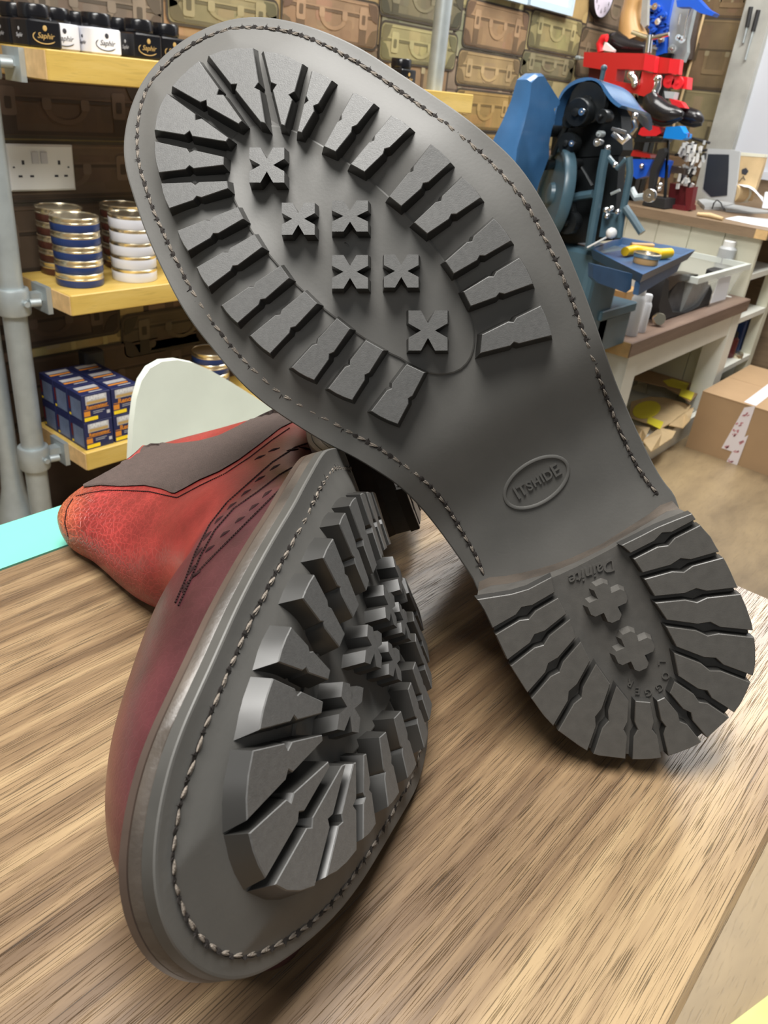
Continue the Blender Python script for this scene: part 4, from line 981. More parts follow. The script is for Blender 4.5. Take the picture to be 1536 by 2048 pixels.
def bottle(x, y, z, r, h, m, lid, label, cat='bottle', group=None, name='bottle'):
    t = thing(name, (x, y, z), label, cat, group)
    mb = MB(); mb.lathe([(r*.94, 0), (r, .004), (r, h*.72), (r*.75, h*.80)], (x, y, z), n=20); mb.build('body', m, t, smooth=40)
    mb = MB(); mb.lathe([(r*.72, h*.795), (r*.72, h*.97), (r*.6, h)], (x, y, z), n=20); mb.build('cap', lid, t, smooth=40); return t
g2 = 'bottles and pots on the counter end shelves'
def on_shelf(pxy, z): p_ = at_z(*pxy, z); return p_[0], max(CY0+.035, min(p_[1], CY0+.25))
x, y = on_shelf((1488, 652), .40); bottle(x, y, .4003, .022, .085, 'yellowp', 'white', 'yellow pot with white cap on the counter end shelf', 'bottle', g2)
x, y = on_shelf((1500, 645), .40); bottle(x+.01, y+.06, .4003, .024, .11, 'paper', 'white', 'tall white bottle behind the yellow pot', 'bottle', g2)
x, y = on_shelf((1515, 640), .40); bottle(x+.03, y+.03, .4003, .022, .13, 'paper', 'navy', 'white bottle with navy cap right of the yellow pot', 'bottle', g2)
x, y = on_shelf((1490, 720), .21); bottle(x-.02, y+.02, .2103, .028, .10, 'maroon', 'blackm', 'dark jar on the lowest counter end shelf', 'bottle', g2)
x, y = on_shelf((1505, 716), .21); mb = MB(); mb.rbox((x+.02, y+.01, .2103), (x+.10, y+.07, .34), .006); tag(mb.build('navy_box', 'navy'), 'navy box next to the dark jar on the lowest counter end shelf', 'box')
x, y = on_shelf((1490, 722), .21); mb = MB(); mb.lathe([(.025, 0), (.026, .012), (.024, .02)], (x+.02, y-.01, .2103), n=20); tag(mb.build('silver_tin', 'goldm', smooth=40), 'small flat silver tin at the front of the lowest counter end shelf', 'tin')
x, y = on_shelf((1507, 572), .56); mb = MB(); mb.rbox((x-.02, y, .5603), (x+.05, y+.05, .585), .008); tag(mb.build('black_brush', 'blackm'), 'small black block on the top counter end shelf', 'brush')
x, y = on_shelf((1520, 560), .56); bottle(x+.04, y+.06, .5603, .03, .10, 'grey', 'white', 'grey pot on the top counter end shelf', 'bottle', g2)
# pale blue bag at the right edge behind the box
P = at_y(1524, 720, .80); mb = MB(); mb.ell((P[0]+.10, CY0+.16, .13), (np.array((0, 0, .13)), np.array((.11, 0, 0)), np.array((0, .10, 0))), 14, 10); tag(mb.build('plastic_bag', mat('pale_blue_film', (.45, .55, .62), .25, bump=.6, bscale=30), smooth=60), 'pale blue plastic bag behind the cardboard box at the right edge', 'bag')
# ------------------------------------------------------------------ taped cardboard box on the floor
b0 = at_z(1370, 893, 0); bx0, by1 = b0[0], min(b0[1], BY0-.03); by0 = by1-.42; bz = at_x(1408, 783, bx0)[2]
bo = thing('cardboard_box', (bx0, by1, 0), 'large brown cardboard box closed with red-printed white tape on the floor', 'box')
mb = MB(); mb.box2((bx0, by0, 0), (bx0+.50, by1, bz-.002)); mb.build('carton', 'card', bo)
for ya, yb in ((by0, (by0+by1)/2-.001), ((by0+by1)/2+.001, by1)):
    pass
mb = MB(); mb.box2((bx0-.001, by0, bz-.002), (bx0+.249, by1, bz+.001)); mb.build('flap', 'card', bo)
mb = MB(); mb.box2((bx0+.251, by0, bz-.002), (bx0+.50, by1, bz+.001)); mb.build('flap', 'card', bo)
def tp(q): r = at_x(*q, bx0-.0012); return r
for P, lab in (([(1489, 815), (1511, 812), (1487, 880), (1464, 903), (1443, 896)], 'tape'), ([(1478, 880), (1497, 870), (1474, 931), (1452, 925)], 'tape')):
    mb = MB(); Q = [tp(q)-np.array((.0009 if P[0][0] == 1478 else 0, 0, 0)) for q in P]; mb.rings([Q, [p-np.array((.0008, 0, 0)) for p in Q]])
    mb.build('tape', 'tape', bo)
P = [at_z(*q, bz+.0015) for q in ((1488, 804), (1536, 768), (1560, 775), (1512, 812))]; mb = MB(); mb.rings([P, [p+np.array((0, 0, .0006)) for p in P]]); mb.build('tape', 'tape', bo)
mb = MB()
for (cx, cy, a, b) in ((1491, 829, 9, 7), (1479, 848, 9, 6), (1472, 862, 8, 6), (1468, 870, 7, 4), (1456, 893, 8, 6), (1484, 884, 7, 5), (1474, 904, 8, 6), (1463, 922, 9, 3)):
    for k in range(5):
        x, y = cx+rng.uniform(-a*.6, a*.6), cy+rng.uniform(-b*.6, b*.6); w, h = rng.uniform(1.2, 3.2), rng.uniform(.7, 1.6)
        Q = [at_x(x+sx*w, y+sy*h-sx*w*.4, bx0-.0034) for sx, sy in ((-1, -1), (1, -1), (1, 1), (-1, 1))]; mb.add(Q, [(0, 1, 2, 3)])
q = mb.build('tape_print', 'redprint', bo); q['kind'] = 'stuff'
# pine plank on the floor, nearest right corner
P = [at_z(*q, .02) for q in ((1450, 2056), (1545, 1984), (1640, 2060), (1520, 2150))]
mb = MB(); mb.rings([[p-np.array((0, 0, .02)) for p in P], P]); tag(mb.build('pine_plank', mat('pale_yellow_board', (.66, .68, .24), .4, var=.12, vscale=20), smooth=None), 'pale yellow board on the floor at the bottom right corner', 'board')
# ------------------------------------------------------------------ outsole stitching machine
def pprism(mb, pxs, plane, val, vec, mi=0, bev=0):
    f_ = {'x': at_x, 'y': at_y, 'z': at_z}[plane]; P = [f_(*q, val) for q in pxs]; v = np.array(vec, float); mb.rings([P, [p+v for p in P]], mi); return P
def disc(mb, pxy, rpx, X, th, mi=0, n=28, prof=None):
    c = at_x(*pxy, X); D = (W3.T @ (c-CAM))[2]; r = rpx*D/F
    R_ = np.stack([np.array((0, 1, 0)), np.array((0, 0, 1)), np.array((-1, 0, 0))], 1)
    mb.lathe([(r*a, th*b) for a, b in (prof or [(.96, 0), (1, .1), (1, .9), (.95, 1), (.3, 1), (.28, 1.3), (.12, 1.35)])], c, R_, n, mi); return c, r
def bar(mb, pxs, plane, val, wpx, mi=0, n=8):
    f_ = {'x': at_x, 'y': at_y}[plane]; P = [f_(*q, val) for q in pxs]; D = (W3.T @ (P[0]-CAM))[2]; mb.tube(P, wpx/2*D/F, n, mi); return P
HX = 1.70
mc = thing('stitching_machine', (1.78, .86, 0), 'blue cast-iron sole stitching machine with domed hood and dark wheels', 'machine')
mb = MB()
fr_px = [(1062, 160), (1076, 147), (1089, 147), (1100, 165), (1112, 184), (1122, 200), (1121, 207), (1109, 216), (1113, 232), (1104, 262), (1099, 290), (1099, 316), (1088, 346), (1078, 372), (1062, 430), (1020, 430), (1031, 300), (1046, 250), (1057, 205)]
P = [at_y(*q, .93) for q in fr_px]; cen = sum(P)/len(P)
zt_g = max(p[2] for p in P); zb_g = min(p[2] for p in P)
mb.rings([[p+np.array((0, 0.03+.065*(zt_g-p[2])/(zt_g-zb_g), 0)) + (cen-p)*.02 for p in P], [p+np.array((0, .008, 0)) for p in P], [p+(cen-p)*.05 for p in P]]); mb.build('side_guard', 'mblue', mc, smooth=50)
for q_ in ((1095, 262), (1088, 330)):
    mb = MB(); a_ = at_y(*q_, .95); mb.tube([a_, np.array((HX+.05, a_[1]+.02, a_[2]))], .012, 10); mb.build('guard_bracket', 'mdark', mc, smooth=40)
arch = [(1104, 262), (1108, 225), (1118, 190), (1132, 171), (1150, 159), (1170, 154), (1188, 155), (1200, 160), (1210, 173), (1222, 192), (1234, 205), (1245, 211)]
A0 = smooth_line(resample([at_x(*q, HX) for q in arch], 30), 2)
A0[:, 0] = HX; cen = np.array((HX, A0[:, 1].mean(), A0[:, 2].min()))
mb = MB(); A1 = [cen+(p-cen)*.93 for p in A0]; L_ = .20
out_ = []; inn = []
for k, t in enumerate(np.linspace(0, 1, 9)):
    dz = -.012*t-.022*max(0, t-.7)**2/.09; sc = 1-.10*max(0, t-.55)**2/.2
    out_.append([cen+(p-cen)*sc+np.array((L_*t, 0, dz)) for p in A0]); inn.append([cen+(p-cen)*sc+np.array((L_*t, 0, dz)) for p in A1])
mb.grid(out_); mb.grid(inn)
mb.grid([out_[0], inn[0]]); mb.grid([out_[-1], inn[-1]]); mb.grid([[o[-1] for o in out_], [o[-1] for o in inn]]); mb.build('hood', 'mblue', mc, smooth=55)
mb = MB(); h0 = at_x(1203, 160, HX+.01); mb.tube([h0, h0+np.array((0, 0, .018))], .005, 8); mb.ell(h0+np.array((0, 0, .022)), np.eye(3)*.007, 8, 6); mb.build('oiler', 'mteal', mc, smooth=60)
# dark casting under the hood
mb = MB(); pprism(mb, [(1106, 262), (1113, 205), (1135, 178), (1170, 164), (1198, 168), (1214, 190), (1232, 216), (1242, 232), (1246, 300), (1240, 312), (1100, 320)], 'x', HX+.035, (.05, 0, 0)); pprism(mb, [(1100, 318), (1238, 310), (1228, 480), (1120, 490), (1098, 400)], 'x', HX+.035, (.035, 0, 0)); mb.build('head_casting', 'mdark', mc)
for nm, pxy, r, X, th, m in (('cam_pulley', (1167, 226), 26, HX-.004, .03, 'mdark'), ('cam_disc', (1182, 205), 40, HX+.02, .02, 'mdark'), ('gear', (1146, 287), 20, HX-.004, .028, 'mdark'), ('gear', (1148, 240), 15, HX+.002, .024, 'mdark'), ('roller', (1216, 234), 13, HX-.002, .03, 'mdark'), ('roller', (1158, 328), 11, HX-.006, .03, 'mdark'), ('bobbin', (1146, 444), 22, HX-.008, .03, 'mdark'), ('collar', (1202, 285), 8, HX-.012, .02, 'chrome'), ('collar', (1206, 268), 6, HX-.012, .02, 'galv'), ('knob', (1148, 287), 6, HX-.034, .012, 'chrome'), ('knob', (1167, 224), 7, HX-.038, .010, 'chrome')):
    mb = MB(); disc(mb, pxy, r, X, th); mb.build(nm, m, mc, smooth=40)
c = at_x(1110, 388, HX-.01); D = (W3.T @ (c-CAM))[2]; rw = 86*D/F
mb = MB(); mb.lathe([(rw*.97, -.012), (rw, -.008), (rw, .010), (rw*.97, .014), (rw*.88, .014), (rw*.86, .008), (rw*.25, .008), (rw*.22, .016), (rw*.1, .018)], c, frame_from((-.72, .69, .05)), 40); mb.build('flywheel', 'mteal', mc, smooth=40)
for nm, pxs, w, X, m in (('lever', [(1168, 210), (1142, 240), (1120, 275), (1106, 310)], 12, HX-.010, 'mdark'), ('lever', [(1160, 330), (1172, 350), (1184, 372)], 8, HX-.010, 'mdark'), ('crank_arm', [(1136, 398), (1160, 392), (1186, 388)], 16, HX-.014, 'mteal'), ('connecting_rod', [(1140, 392), (1146, 420), (1152, 446)], 14, HX-.010, 'mdark'),
                      ('frame_leg', [(1212, 300), (1204, 340), (1195, 400), (1186, 450), (1178, 500)], 20, HX-.022, 'mteal'), ('frame_leg', [(1258, 315), (1260, 345), (1252, 390), (1244, 430), (1238, 475)], 15, HX-.016, 'mteal'), ('frame_leg', [(1250, 415), (1266, 438), (1284, 466)], 16, HX-.03, 'mteal'),
                      ('needle_arm', [(1226, 268), (1246, 284), (1258, 272)], 11, HX-.022, 'chrome'), ('needle_arm', [(1224, 258), (1240, 262), (1252, 266)], 8, HX-.024, 'chrome'), ('guide', [(1268, 240), (1272, 255), (1262, 268)], 9, HX-.018, 'chrome'), ('spindle', [(1262, 378), (1272, 395), (1290, 393), (1300, 391)], 15, HX+.02, 'galv'), ('link', [(1214, 312), (1236, 336), (1252, 318)], 11, HX-.02, 'mteal'), ('link', [(1222, 388), (1240, 380)], 6, HX-.02, 'galv'), ('thread_rod', [(1122, 420), (1121, 462)], 3, HX-.014, 'galv')):
    mb = MB(); bar(mb, pxs, 'x', X, w, 0, 8); mb.build(nm, m, mc, smooth=40)
mb = MB(); disc(mb, (1302, 391), 13, HX+.02, .012); mb.build('spindle_cap', 'chrome', mc, smooth=40)
mb = MB(); pprism(mb, [(1206, 425), (1240, 428), (1236, 476), (1198, 474)], 'x', HX-.004, (.02, 0, 0)); mb.build('front_plate', 'mteal', mc)
for pxy in ((1212, 420), (1222, 417), (1236, 424), (1214, 432), (1230, 330), (1215, 296), (1270, 232)): 
    mb = MB(); c = at_x(*pxy, HX-.022); mb.ell(c, np.eye(3)*.007, 8, 6); mb.build('bolt', 'chrome', mc, smooth=60)
TZ = .745
tr = [at_z(*q, TZ) for q in ((1181, 497), (1286, 549), (1391, 500), (1243, 474))]
for t_ in tr: t_[2] = TZ
mb = MB(); c_ = sum(tr)/4
lo_ = [c_+(p-c_)*.90-np.array((0, 0, .022)) for p in tr]; inn = [c_+(p-c_)*.93 for p in tr]; inl = [c_+(p-c_)*.88-np.array((0, 0, .014)) for p in tr]
mb.rings([lo_, tr, inn, inl]); mb.build('tool_tray', 'tray', mc)
mb = MB(); P = [at_y(*q, lo_[1][1]+.012) for q in ((1186, 528), (1265, 548), (1262, 578), (1252, 586), (1196, 566), (1186, 556))]; mb.rings([P, [p+np.array((.004, .012, 0)) for p in P]]); mb.build('tray_apron', 'tray', mc)
mb = MB(); P = [lo_[1]+np.array((.004, 0, 0)), lo_[2]*.85+lo_[1]*.15, lo_[2]*.80+lo_[1]*.20-np.array((0, 0, .018)), lo_[1]+np.array((.008, 0, -.026))]; mb.rings([P, [p+np.array((0, .012, 0)) for p in P]]); mb.build('tray_apron', 'tray', mc)
mb = MB(); mb.rbox((1.70, .80, .30), (1.86, .95, .735), .02); mb.build('pedestal', 'mteal', mc)
mb = MB(); P = at_y(1200, 632, .80); P2 = at_y(1262, 632, .80); mb.rbox((P[0], .80, P[2]-.10), (P2[0], .90, P[2]-.012), .008); mb.rbox((P[0]-.006, .793, P[2]-.012), (P2[0]+.006, .907, P[2]+.012), .006); mb.build('drawer_box', 'mteal', mc)
mb = MB(); mb.rbox((1.60, .72, 0), (1.92, 1.0, .05), .03); mb.rbox((1.72, .82, .05), (1.84, .93, .30), .02); mb.build('base', 'mteal', mc)
mb = MB(); a, b = at_x(1175, 495, HX-.04), at_x(1222, 470, HX-.04); mb.tube([a, b], .0022, 6); mb.ell(b+np.array((0, 0, .004)), np.eye(3)*.012, 10, 8); mb.build('ball_lever', 'white', mc, smooth=60)
# tools in the tray
bz_ = TZ-.014+.0005
mb = MB(); pts = [at_z(*q, bz_+.012) for q in ((1250, 503), (1268, 499), (1295, 503), (1318, 508), (1340, 506))]; mb.tube(pts, [.010, .011, .010, .012, .011], 10); tag(mb.build('yellow_handle_tool', 'yellowp', smooth=60), 'yellow plastic handled tool lying in the blue tray', 'tool')
c = at_z(1290, 527, bz_); tn = thing('wax_tin', c, 'open brown tin with dark rim standing in the blue tray', 'tin')
mb = MB(); mb.lathe([(.026, 0), (.027, .002), (.027, .014)], c, n=28); mb.build('body', 'ltan', tn, smooth=40); mb = MB(); mb.lathe([(.029, .014), (.030, .016), (.030, .022), (.027, .023), (.026, .019)], c, n=28); mb.build('lid', 'goldm', tn, smooth=40)
mb = MB(); a, b = at_z(1262, 490, bz_+.006), at_z(1322, 494, bz_+.006); mb.tube([a, b], [.006, .008], 8); tag(mb.build('wooden_stick', 'ltan', smooth=60), 'tan wooden stick lying behind the yellow tool in the tray', 'tool')
mb = MB(); a, b = at_z(1300, 488, bz_+.005), at_z(1352, 498, bz_+.005); mb.tube([a, a*.3+b*.7, b], [.004, .004, .006], 8); tag(mb.build('steel_rod', 'grey', smooth=60), 'dark steel rod along the back rim of the tray', 'tool')
# things on the bench
def on_b(pxy): 
    p_ = at_z(*pxy, BZ+.0004); p_[0] = min(max(p_[0], BX0+.03), BX1-.05); p_[1] = min(max(p_[1], BY0+.03), BY1-.05); return p_
g3 = 'white bottles on the bench'
c = on_b((1268, 672)); D = (W3.T @ (c-CAM))[2]
bottle(c[0], c[1], c[2], 13.5*D/F, 92*D/F*1.08, 'paper', 'paper', 'taller white bottle on the bench beside the blue machine', 'bottle', g3)
c2 = on_b((1290, 673)); bottle(max(c2[0], c[0]+.062), c2[1], c2[2], 11*D/F, 70*D/F*1.08, 'paper', 'paper', 'shorter white bottle right of the taller one on the bench', 'bottle', g3)
c3 = on_b((1312, 650)); mb = MB(); R_ = frame_from((-.7, -.6, .2)); mb.lathe([(.017, 0), (.018, .004), (.018, .016), (.016, .02)], c3+np.array((0, 0, .018)), R_, 20); tag(mb.build('metal_cap', 'goldm', smooth=40), 'small round metal cap lying beside the white bottles', 'cap')
c4 = on_b((1222, 640)); mb = MB(); mb.rbox(c4+np.array((0, 0, 0)), c4+np.array((.06, .05, .035)), .006); tag(mb.build('blue_block', 'bluep'), 'bright blue block on the bench behind the machine\'s drawer box', 'block')
c5 = on_b((1245, 615)); mb = MB(); mb.rbox(c5, c5+np.array((.10, .06, .05)), .01); tag(mb.build('brown_pouch', 'ltan'), 'brown leather pouch on the bench behind the white bottles', 'pouch')
# black leather cap-shaped piece
c = on_b((1350, 655)); D = (W3.T @ (c-CAM))[2]; k_ = D/F
bs = thing('leather_heel_cup', c, 'black curved leather piece standing on the bench before the clear bin', 'leather')
yb = c[1]+.01
MT['grey2'] = mat('grey_suede', (.10, .10, .105), .75, var=.25, vscale=40)
def yprism(pxs, y, d, nm, m_, par):
    mb = MB(); P = [at_y(*q, y) for q in pxs]
    for p in P: p[2] = max(p[2], BZ+.0005)
    mb.rings([P, [p+np.array((0, d, 0)) for p in P]]); return mb.build(nm, m_, par, smooth=50)
yprism([(1318, 612), (1326, 572), (1332, 556), (1338, 560), (1337, 600), (1345, 624), (1372, 631), (1398, 612), (1412, 588), (1421, 570), (1425, 584), (1412, 628), (1396, 655), (1372, 649), (1320, 642)], yb, .05, 'outer', 'blackm', bs)
yprism([(1336, 600), (1344, 580), (1360, 560), (1395, 551), (1417, 562), (1414, 590), (1398, 616), (1372, 632), (1346, 626)], yb+.02, .03, 'lining', 'grey2', bs)
yprism([(1328, 566), (1338, 554), (1360, 548), (1397, 549), (1393, 556), (1356, 565), (1338, 582)], yb+.005, .05, 'upper_edge', 'bshoe', bs)
# clear plastic bin
q0 = on_b((1412, 626)); bx0b = q0[0]-.10; by0b = min(q0[1], 1.02); bw = BX1-.03-bx0b
cb = thing('plastic_bin', (bx0b, by0b, BZ), 'clear plastic storage bin with white label on the bench against the cream panel', 'bin')
def bin_ring(i, z): return [(bx0b+i, by0b+i, z), (bx0b+bw-i, by0b+i, z), (bx0b+bw-i, by0b+.30-i, z), (bx0b+i, by0b+.30-i, z)]
zt_ = at_y(1440, 545, by0b)[2]; zt_ = min(zt_, CZ_-.03)
mb = MB(); mb.rings([bin_ring(.025, BZ+.0006), bin_ring(.0, zt_)], cap=False); mb.add(bin_ring(.025, BZ+.0006), [(0, 1, 2, 3)]); mb.build('tub', 'clear', cb)
mb = MB(); mb.rings([bin_ring(-.012, zt_-.012), bin_ring(-.012, zt_+.006), bin_ring(.004, zt_+.006), bin_ring(.004, zt_-.012)], cap=False); mb.build('rim', mat('frosted_rim', (.75, .80, .76), .3, alpha=.75), cb)
P = [at_y(*q, by0b-.002) for q in ((1438, 556), (1462, 551), (1450, 598), (1420, 607))]; mb = MB(); mb.rings([P, [p-np.array((0, .0015, 0)) for p in P]]); mb.build('label', 'paper', cb)
# ------------------------------------------------------------------ stretching machines and clutter on the counter
cz = CZ_+.0323
RX = 3.02
rm = thing('shoe_stretcher', (RX+.08, 1.35, cz), 'red twin-arm shoe stretching machine on the counter, black shoes hung on it', 'machine')
mb = MB(); pprism(mb, [(1168, 104), (1293, 107), (1288, 140), (1234, 138), (1230, 162), (1280, 170), (1275, 188), (1206, 178), (1208, 140), (1166, 133)], 'x', RX, (.07, 0, 0)); mb.build('arm_beam', 'red', rm)
mb = MB(); pprism(mb, [(1290, 108), (1312, 112), (1308, 145), (1286, 140)], 'x', RX-.004, (.03, 0, 0)); mb.build('end_block', 'redp', rm)
mb = MB(); pprism(mb, [(1311, 113), (1342, 117), (1337, 147), (1308, 146)], 'x', RX+.03, (.07, 0, 0)); mb.build('arm_beam', 'red', rm)
mb = MB(); pprism(mb, [(1340, 117), (1361, 119), (1357, 149), (1336, 146)], 'x', RX+.028, (.03, 0, 0)); mb.build('end_block', 'redp', rm)
mb = MB(); pprism(mb, [(1284, 142), (1308, 147), (1302, 196), (1276, 190)], 'x', RX+.005, (.05, 0, 0)); mb.build('post', 'red', rm)
mb = MB(); pprism(mb, [(1330, 150), (1375, 154), (1373, 178), (1330, 174)], 'x', RX+.06, (.05, 0, 0)); mb.build('spool', 'redp', rm)
for q in ((1340, 163), (1357, 166)): mb = MB(); disc(mb, q, 12, RX+.056, .012); mb.build('spool_flange', 'redp', rm, smooth=40)
for q, q2 in (((1262, 150), (1270, 168)), ((1316, 158), (1310, 184))):
    mb = MB(); bar(mb, [q, ((q[0]+q2[0])/2+3, (q[1]+q2[1])/2), q2], 'x', RX-.012, 15); mb.ell(at_x(*q, RX-.012), np.eye(3)*.016, 10, 8); mb.ell(at_x(*q2, RX-.012), np.eye(3)*.014, 10, 8); mb.build('chrome_clamp', 'chrome', rm, smooth=60)
mb = MB(); bar(mb, [(1130, 115), (1160, 116)], 'x', RX+.03, 8, 0, 12); bar(mb, [(1155, 116), (1172, 117)], 'x', RX+.03, 5); mb.build('screw_handle', 'galv', rm, smooth=40)
mb = MB(); bar(mb, [(1264, 64), (1297, 76)], 'x', RX+.02, 8); bar(mb, [(1338, 68), (1304, 76)], 'x', RX+.02, 8); bar(mb, [(1300, 70), (1296, 106)], 'x', RX+.02, 13, 0, 12); mb.build('tee_handle', 'chrome', rm, smooth=40)
mb = MB(); bar(mb, [(1202, 104), (1199, 88), (1206, 76), (1214, 76)], 'x', RX+.05, 14, 0, 10); mb.build('red_hook', 'redp', rm, smooth=50)
mb = MB(); pprism(mb, [(1204, 100), (1210, 84), (1228, 100), (1226, 104)], 'x', RX+.045, (.02, 0, 0)); mb.build('white_wedge', 'white', rm)
mb = MB(); pprism(mb, [(1178, 134), (1214, 138), (1212, 170), (1176, 165)], 'x', RX+.06, (.01, 0, 0)); mb.build('back_plate', 'maroon', rm)
mb = MB(); Pp = at_x(1290, 190, RX+.03); mb.box2((RX+.08, Pp[1]-.02, cz), (RX+.12, Pp[1]+.02, Pp[2])); mb.box2((RX+.02, Pp[1]-.02, Pp[2]-.03), (RX+.12, Pp[1]+.02, Pp[2])); mb.box2((RX+.08, Pp[1]-.03, cz), (RX+.16, Pp[1]+.10, cz+.015)); mb.build('stand', 'mdark', rm)
mb = MB(); pprism(mb, [(1338, 196), (1362, 204), (1370, 216), (1346, 214)], 'x', RX+.02, (.04, 0, 0)); mb.build('toe_grip', 'redp', rm); mb = MB(); pprism(mb, [(1328, 182), (1350, 184), (1346, 198), (1330, 196)], 'x', RX+.02, (.04, 0, 0)); mb.build('roller_cap', 'grey', rm)
def shoe(name, path, rad, X, label, group, m='bshoe', sole=True):
    t = thing(name, at_x(*path[0], X), label, 'shoe', group); P = [at_x(*q, X) for q in path]; D = (W3.T @ (P[0]-CAM))[2]
    P = catmull(P, 14); r = np.interp(np.linspace(0, 1, 14), np.linspace(0, 1, len(rad)), rad)*D/F
    mb = MB(); mb.tube(P, list(r), 16); mb.build('upper', m, t, smooth=60)
    if sole:
        mb = MB(); mb.tube([p-np.array((0, 0, r[i]*.9)) for i, p in enumerate(P)], [max(.004, a*.35) for a in r], 8); mb.build('sole', 'blackm', t, smooth=60)
    return t
gs = 'black shoes on the stretcher'
shoe('black_shoe', [(1298, 190), (1308, 212), (1330, 226), (1348, 228), (1366, 230)], [12, 22, 19, 15, 5], RX-.02, 'black leather shoe hung on the stretcher, nearer the blue hood', gs)
shoe('black_shoe', [(1350, 222), (1372, 230), (1392, 236), (1405, 244)], [9, 15, 14, 5], RX+.08, 'black leather shoe toe showing at the far right under the red stretcher', gs)
shoe('black_boot', [(1290, 96), (1268, 94), (1244, 88), (1228, 80), (1220, 72)], [8, 13, 17, 18, 8], RX+.12, 'black boot lying on top of the red stretcher beam', gs)
ws = thing('boot_last', at_x(1262, 80, RX+.16), 'tan wooden boot tree standing behind the black boot on the stretcher', 'last')
P = [at_x(*q, RX+.16) for q in ((1266, 84), (1262, 60), (1262, 30), (1268, 0), (1272, -30))]; D = (W3.T @ (P[0]-CAM))[2]
mb = MB(); mb.tube(catmull(P, 14), list(np.interp(np.linspace(0, 1, 14), [0, .25, .6, 1], [30, 25, 19, 19])*D/F), 18); mb.build('leg_form', 'ltan', ws, smooth=60)
mb = MB(); pprism(mb, [(1285, -10), (1296, -10), (1294, 50), (1288, 56), (1281, 46)], 'x', RX+.13, (.02, 0, 0)); mb.build('back_board', 'trimgrey', ws)
# tall blue stretcher behind
bm_ = thing('lattice_stretcher', at_x(1340, 110, RX+.24), 'tall blue and grey stretching rack with chrome levers behind the red stretcher', 'machine')
mb = MB(); pprism(mb, [(1302, -8), (1346, -8), (1332, 60), (1330, 106), (1312, 112), (1312, 70), (1296, 56), (1296, 20)], 'x', RX+.26, (.03, 0, 0)); mb.build('blue_lattice', 'bluep', bm_)
r5 = random.Random(8)
for k in range(26):
    q = (1304+r5.uniform(0, 30), r5.uniform(0, 100)); c_ = at_x(*q, RX+.256); w_ = r5.uniform(.010, .022)
    mb = MB(); mb.box(c_, (.012, w_*1.6, w_*.6), np.array(Matrix.Rotation(r5.uniform(-.5, .5), 3, 'X'))); mb.build('lattice_bar', 'bluep' if k % 5 else 'galv', bm_)
mb = MB(); pprism(mb, [(1342, -8), (1392, 0), (1374, 80), (1374, 104), (1366, 124), (1338, 118), (1338, 60), (1340, 40)], 'x', RX+.28, (.03, 0, 0)); mb.build('grey_plate', 'galv', bm_)
mb = MB(); pprism(mb, [(1352, 0), (1392, -6), (1412, 16), (1430, 26), (1424, 32), (1400, 26), (1380, 14), (1354, 14)], 'x', RX+.20, (.05, 0, 0)); mb.build('blue_lever', 'bluep', bm_)
for q in (((1380, 18), (1374, 40), (1368, 78)), ((1361, 28), (1358, 46), (1357, 50))): mb = MB(); bar(mb, q, 'x', RX+.22, 5); mb.build('chrome_rod', 'chrome', bm_, smooth=50)
for q, r in (((1312, 14), 6), ((1359, 76), 6), ((1366, 80), 7), ((1346, 98), 8), ((1330, 30), 5), ((1318, 44), 6), ((1310, 60), 5), ((1324, 80), 6)): mb = MB(); disc(mb, q, r, RX+.245, .014); mb.build('knob', 'chrome' if r > 5 else 'bluep', bm_, smooth=40)
mb = MB(); mb.box2((RX+.262, at_x(1330, 112, RX+.27)[1]-.03, cz), (RX+.30, at_x(1330, 112, RX+.27)[1]+.03, at_x(1330, 106, RX+.27)[2])); mb.build('upright', 'mdark', bm_)
mb = MB(); a, b = at_x(1412, 14, 3.591), at_x(1372, 160, 3.591); b = a+(b-a)*((a[2]-CZ_-.0325)/(a[2]-b[2])); mb.tube([a, b], .006, 8); tag(mb.build('wooden_dowel', 'kraft', smooth=50), 'thin pale rod leaning along the suitcase wallpaper right of the blue rack', 'rod')
mb = MB(); a, b = at_x(1396, 4, 3.575), at_x(1376, 120, 3.575); mb.tube([a, b], .022, 6); tag(mb.build('dark_batten', 'welt'), 'dark brown batten on the right wall behind the pale rod', 'batten')
# red and blue shoe tree, blue and red blocks, black bar
st = thing('shoe_tree', at_x(1320, 268, RX-.03), 'red and sky-blue plastic shoe tree below the black shoes', 'shoe tree')
mb = MB(); pprism(mb, [(1276, 268), (1282, 256), (1300, 250), (1318, 254), (1322, 266), (1312, 272), (1284, 272)], 'x', RX-.03, (.05, 0, 0)); mb.build('toe_part', 'redp', st)
mb = MB(); pprism(mb, [(1332, 254), (1360, 252), (1368, 266), (1374, 268), (1372, 276), (1364, 280), (1326, 276)], 'x', RX-.03, (.05, 0, 0)); mb.build('heel_part', 'blueq', st)
mb = MB(); bar(mb, [(1312, 264), (1330, 265)], 'x', RX-.01, 14); bar(mb, [(1368, 270), (1378, 271)], 'x', RX-.01, 8); mb.build('spring', 'maroon', st)
mb = MB(); pprism(mb, [(1268, 276), (1330, 276), (1322, 284), (1268, 284)], 'x', RX-.03, (.09, 0, 0)); pprism(mb, [(1334, 276), (1338, 276), (1330, 418), (1325, 418)], 'x', RX+.02, (.01, 0, 0)); mb.build('rack', 'mdark', st)
def blk(name, pxs, X, d, m, label, cat, group=None):
    mb = MB(); pprism(mb, pxs, 'x', X, (d, 0, 0)); zmin = min(v[2] for v in mb.v)
    return tag(mb.build(name, m), label, cat, group)
bb = thing('bench_vice', at_x(1290, 405, RX), 'blue clamp with red top plate and black arm on the counter behind the stitching machine', 'clamp')
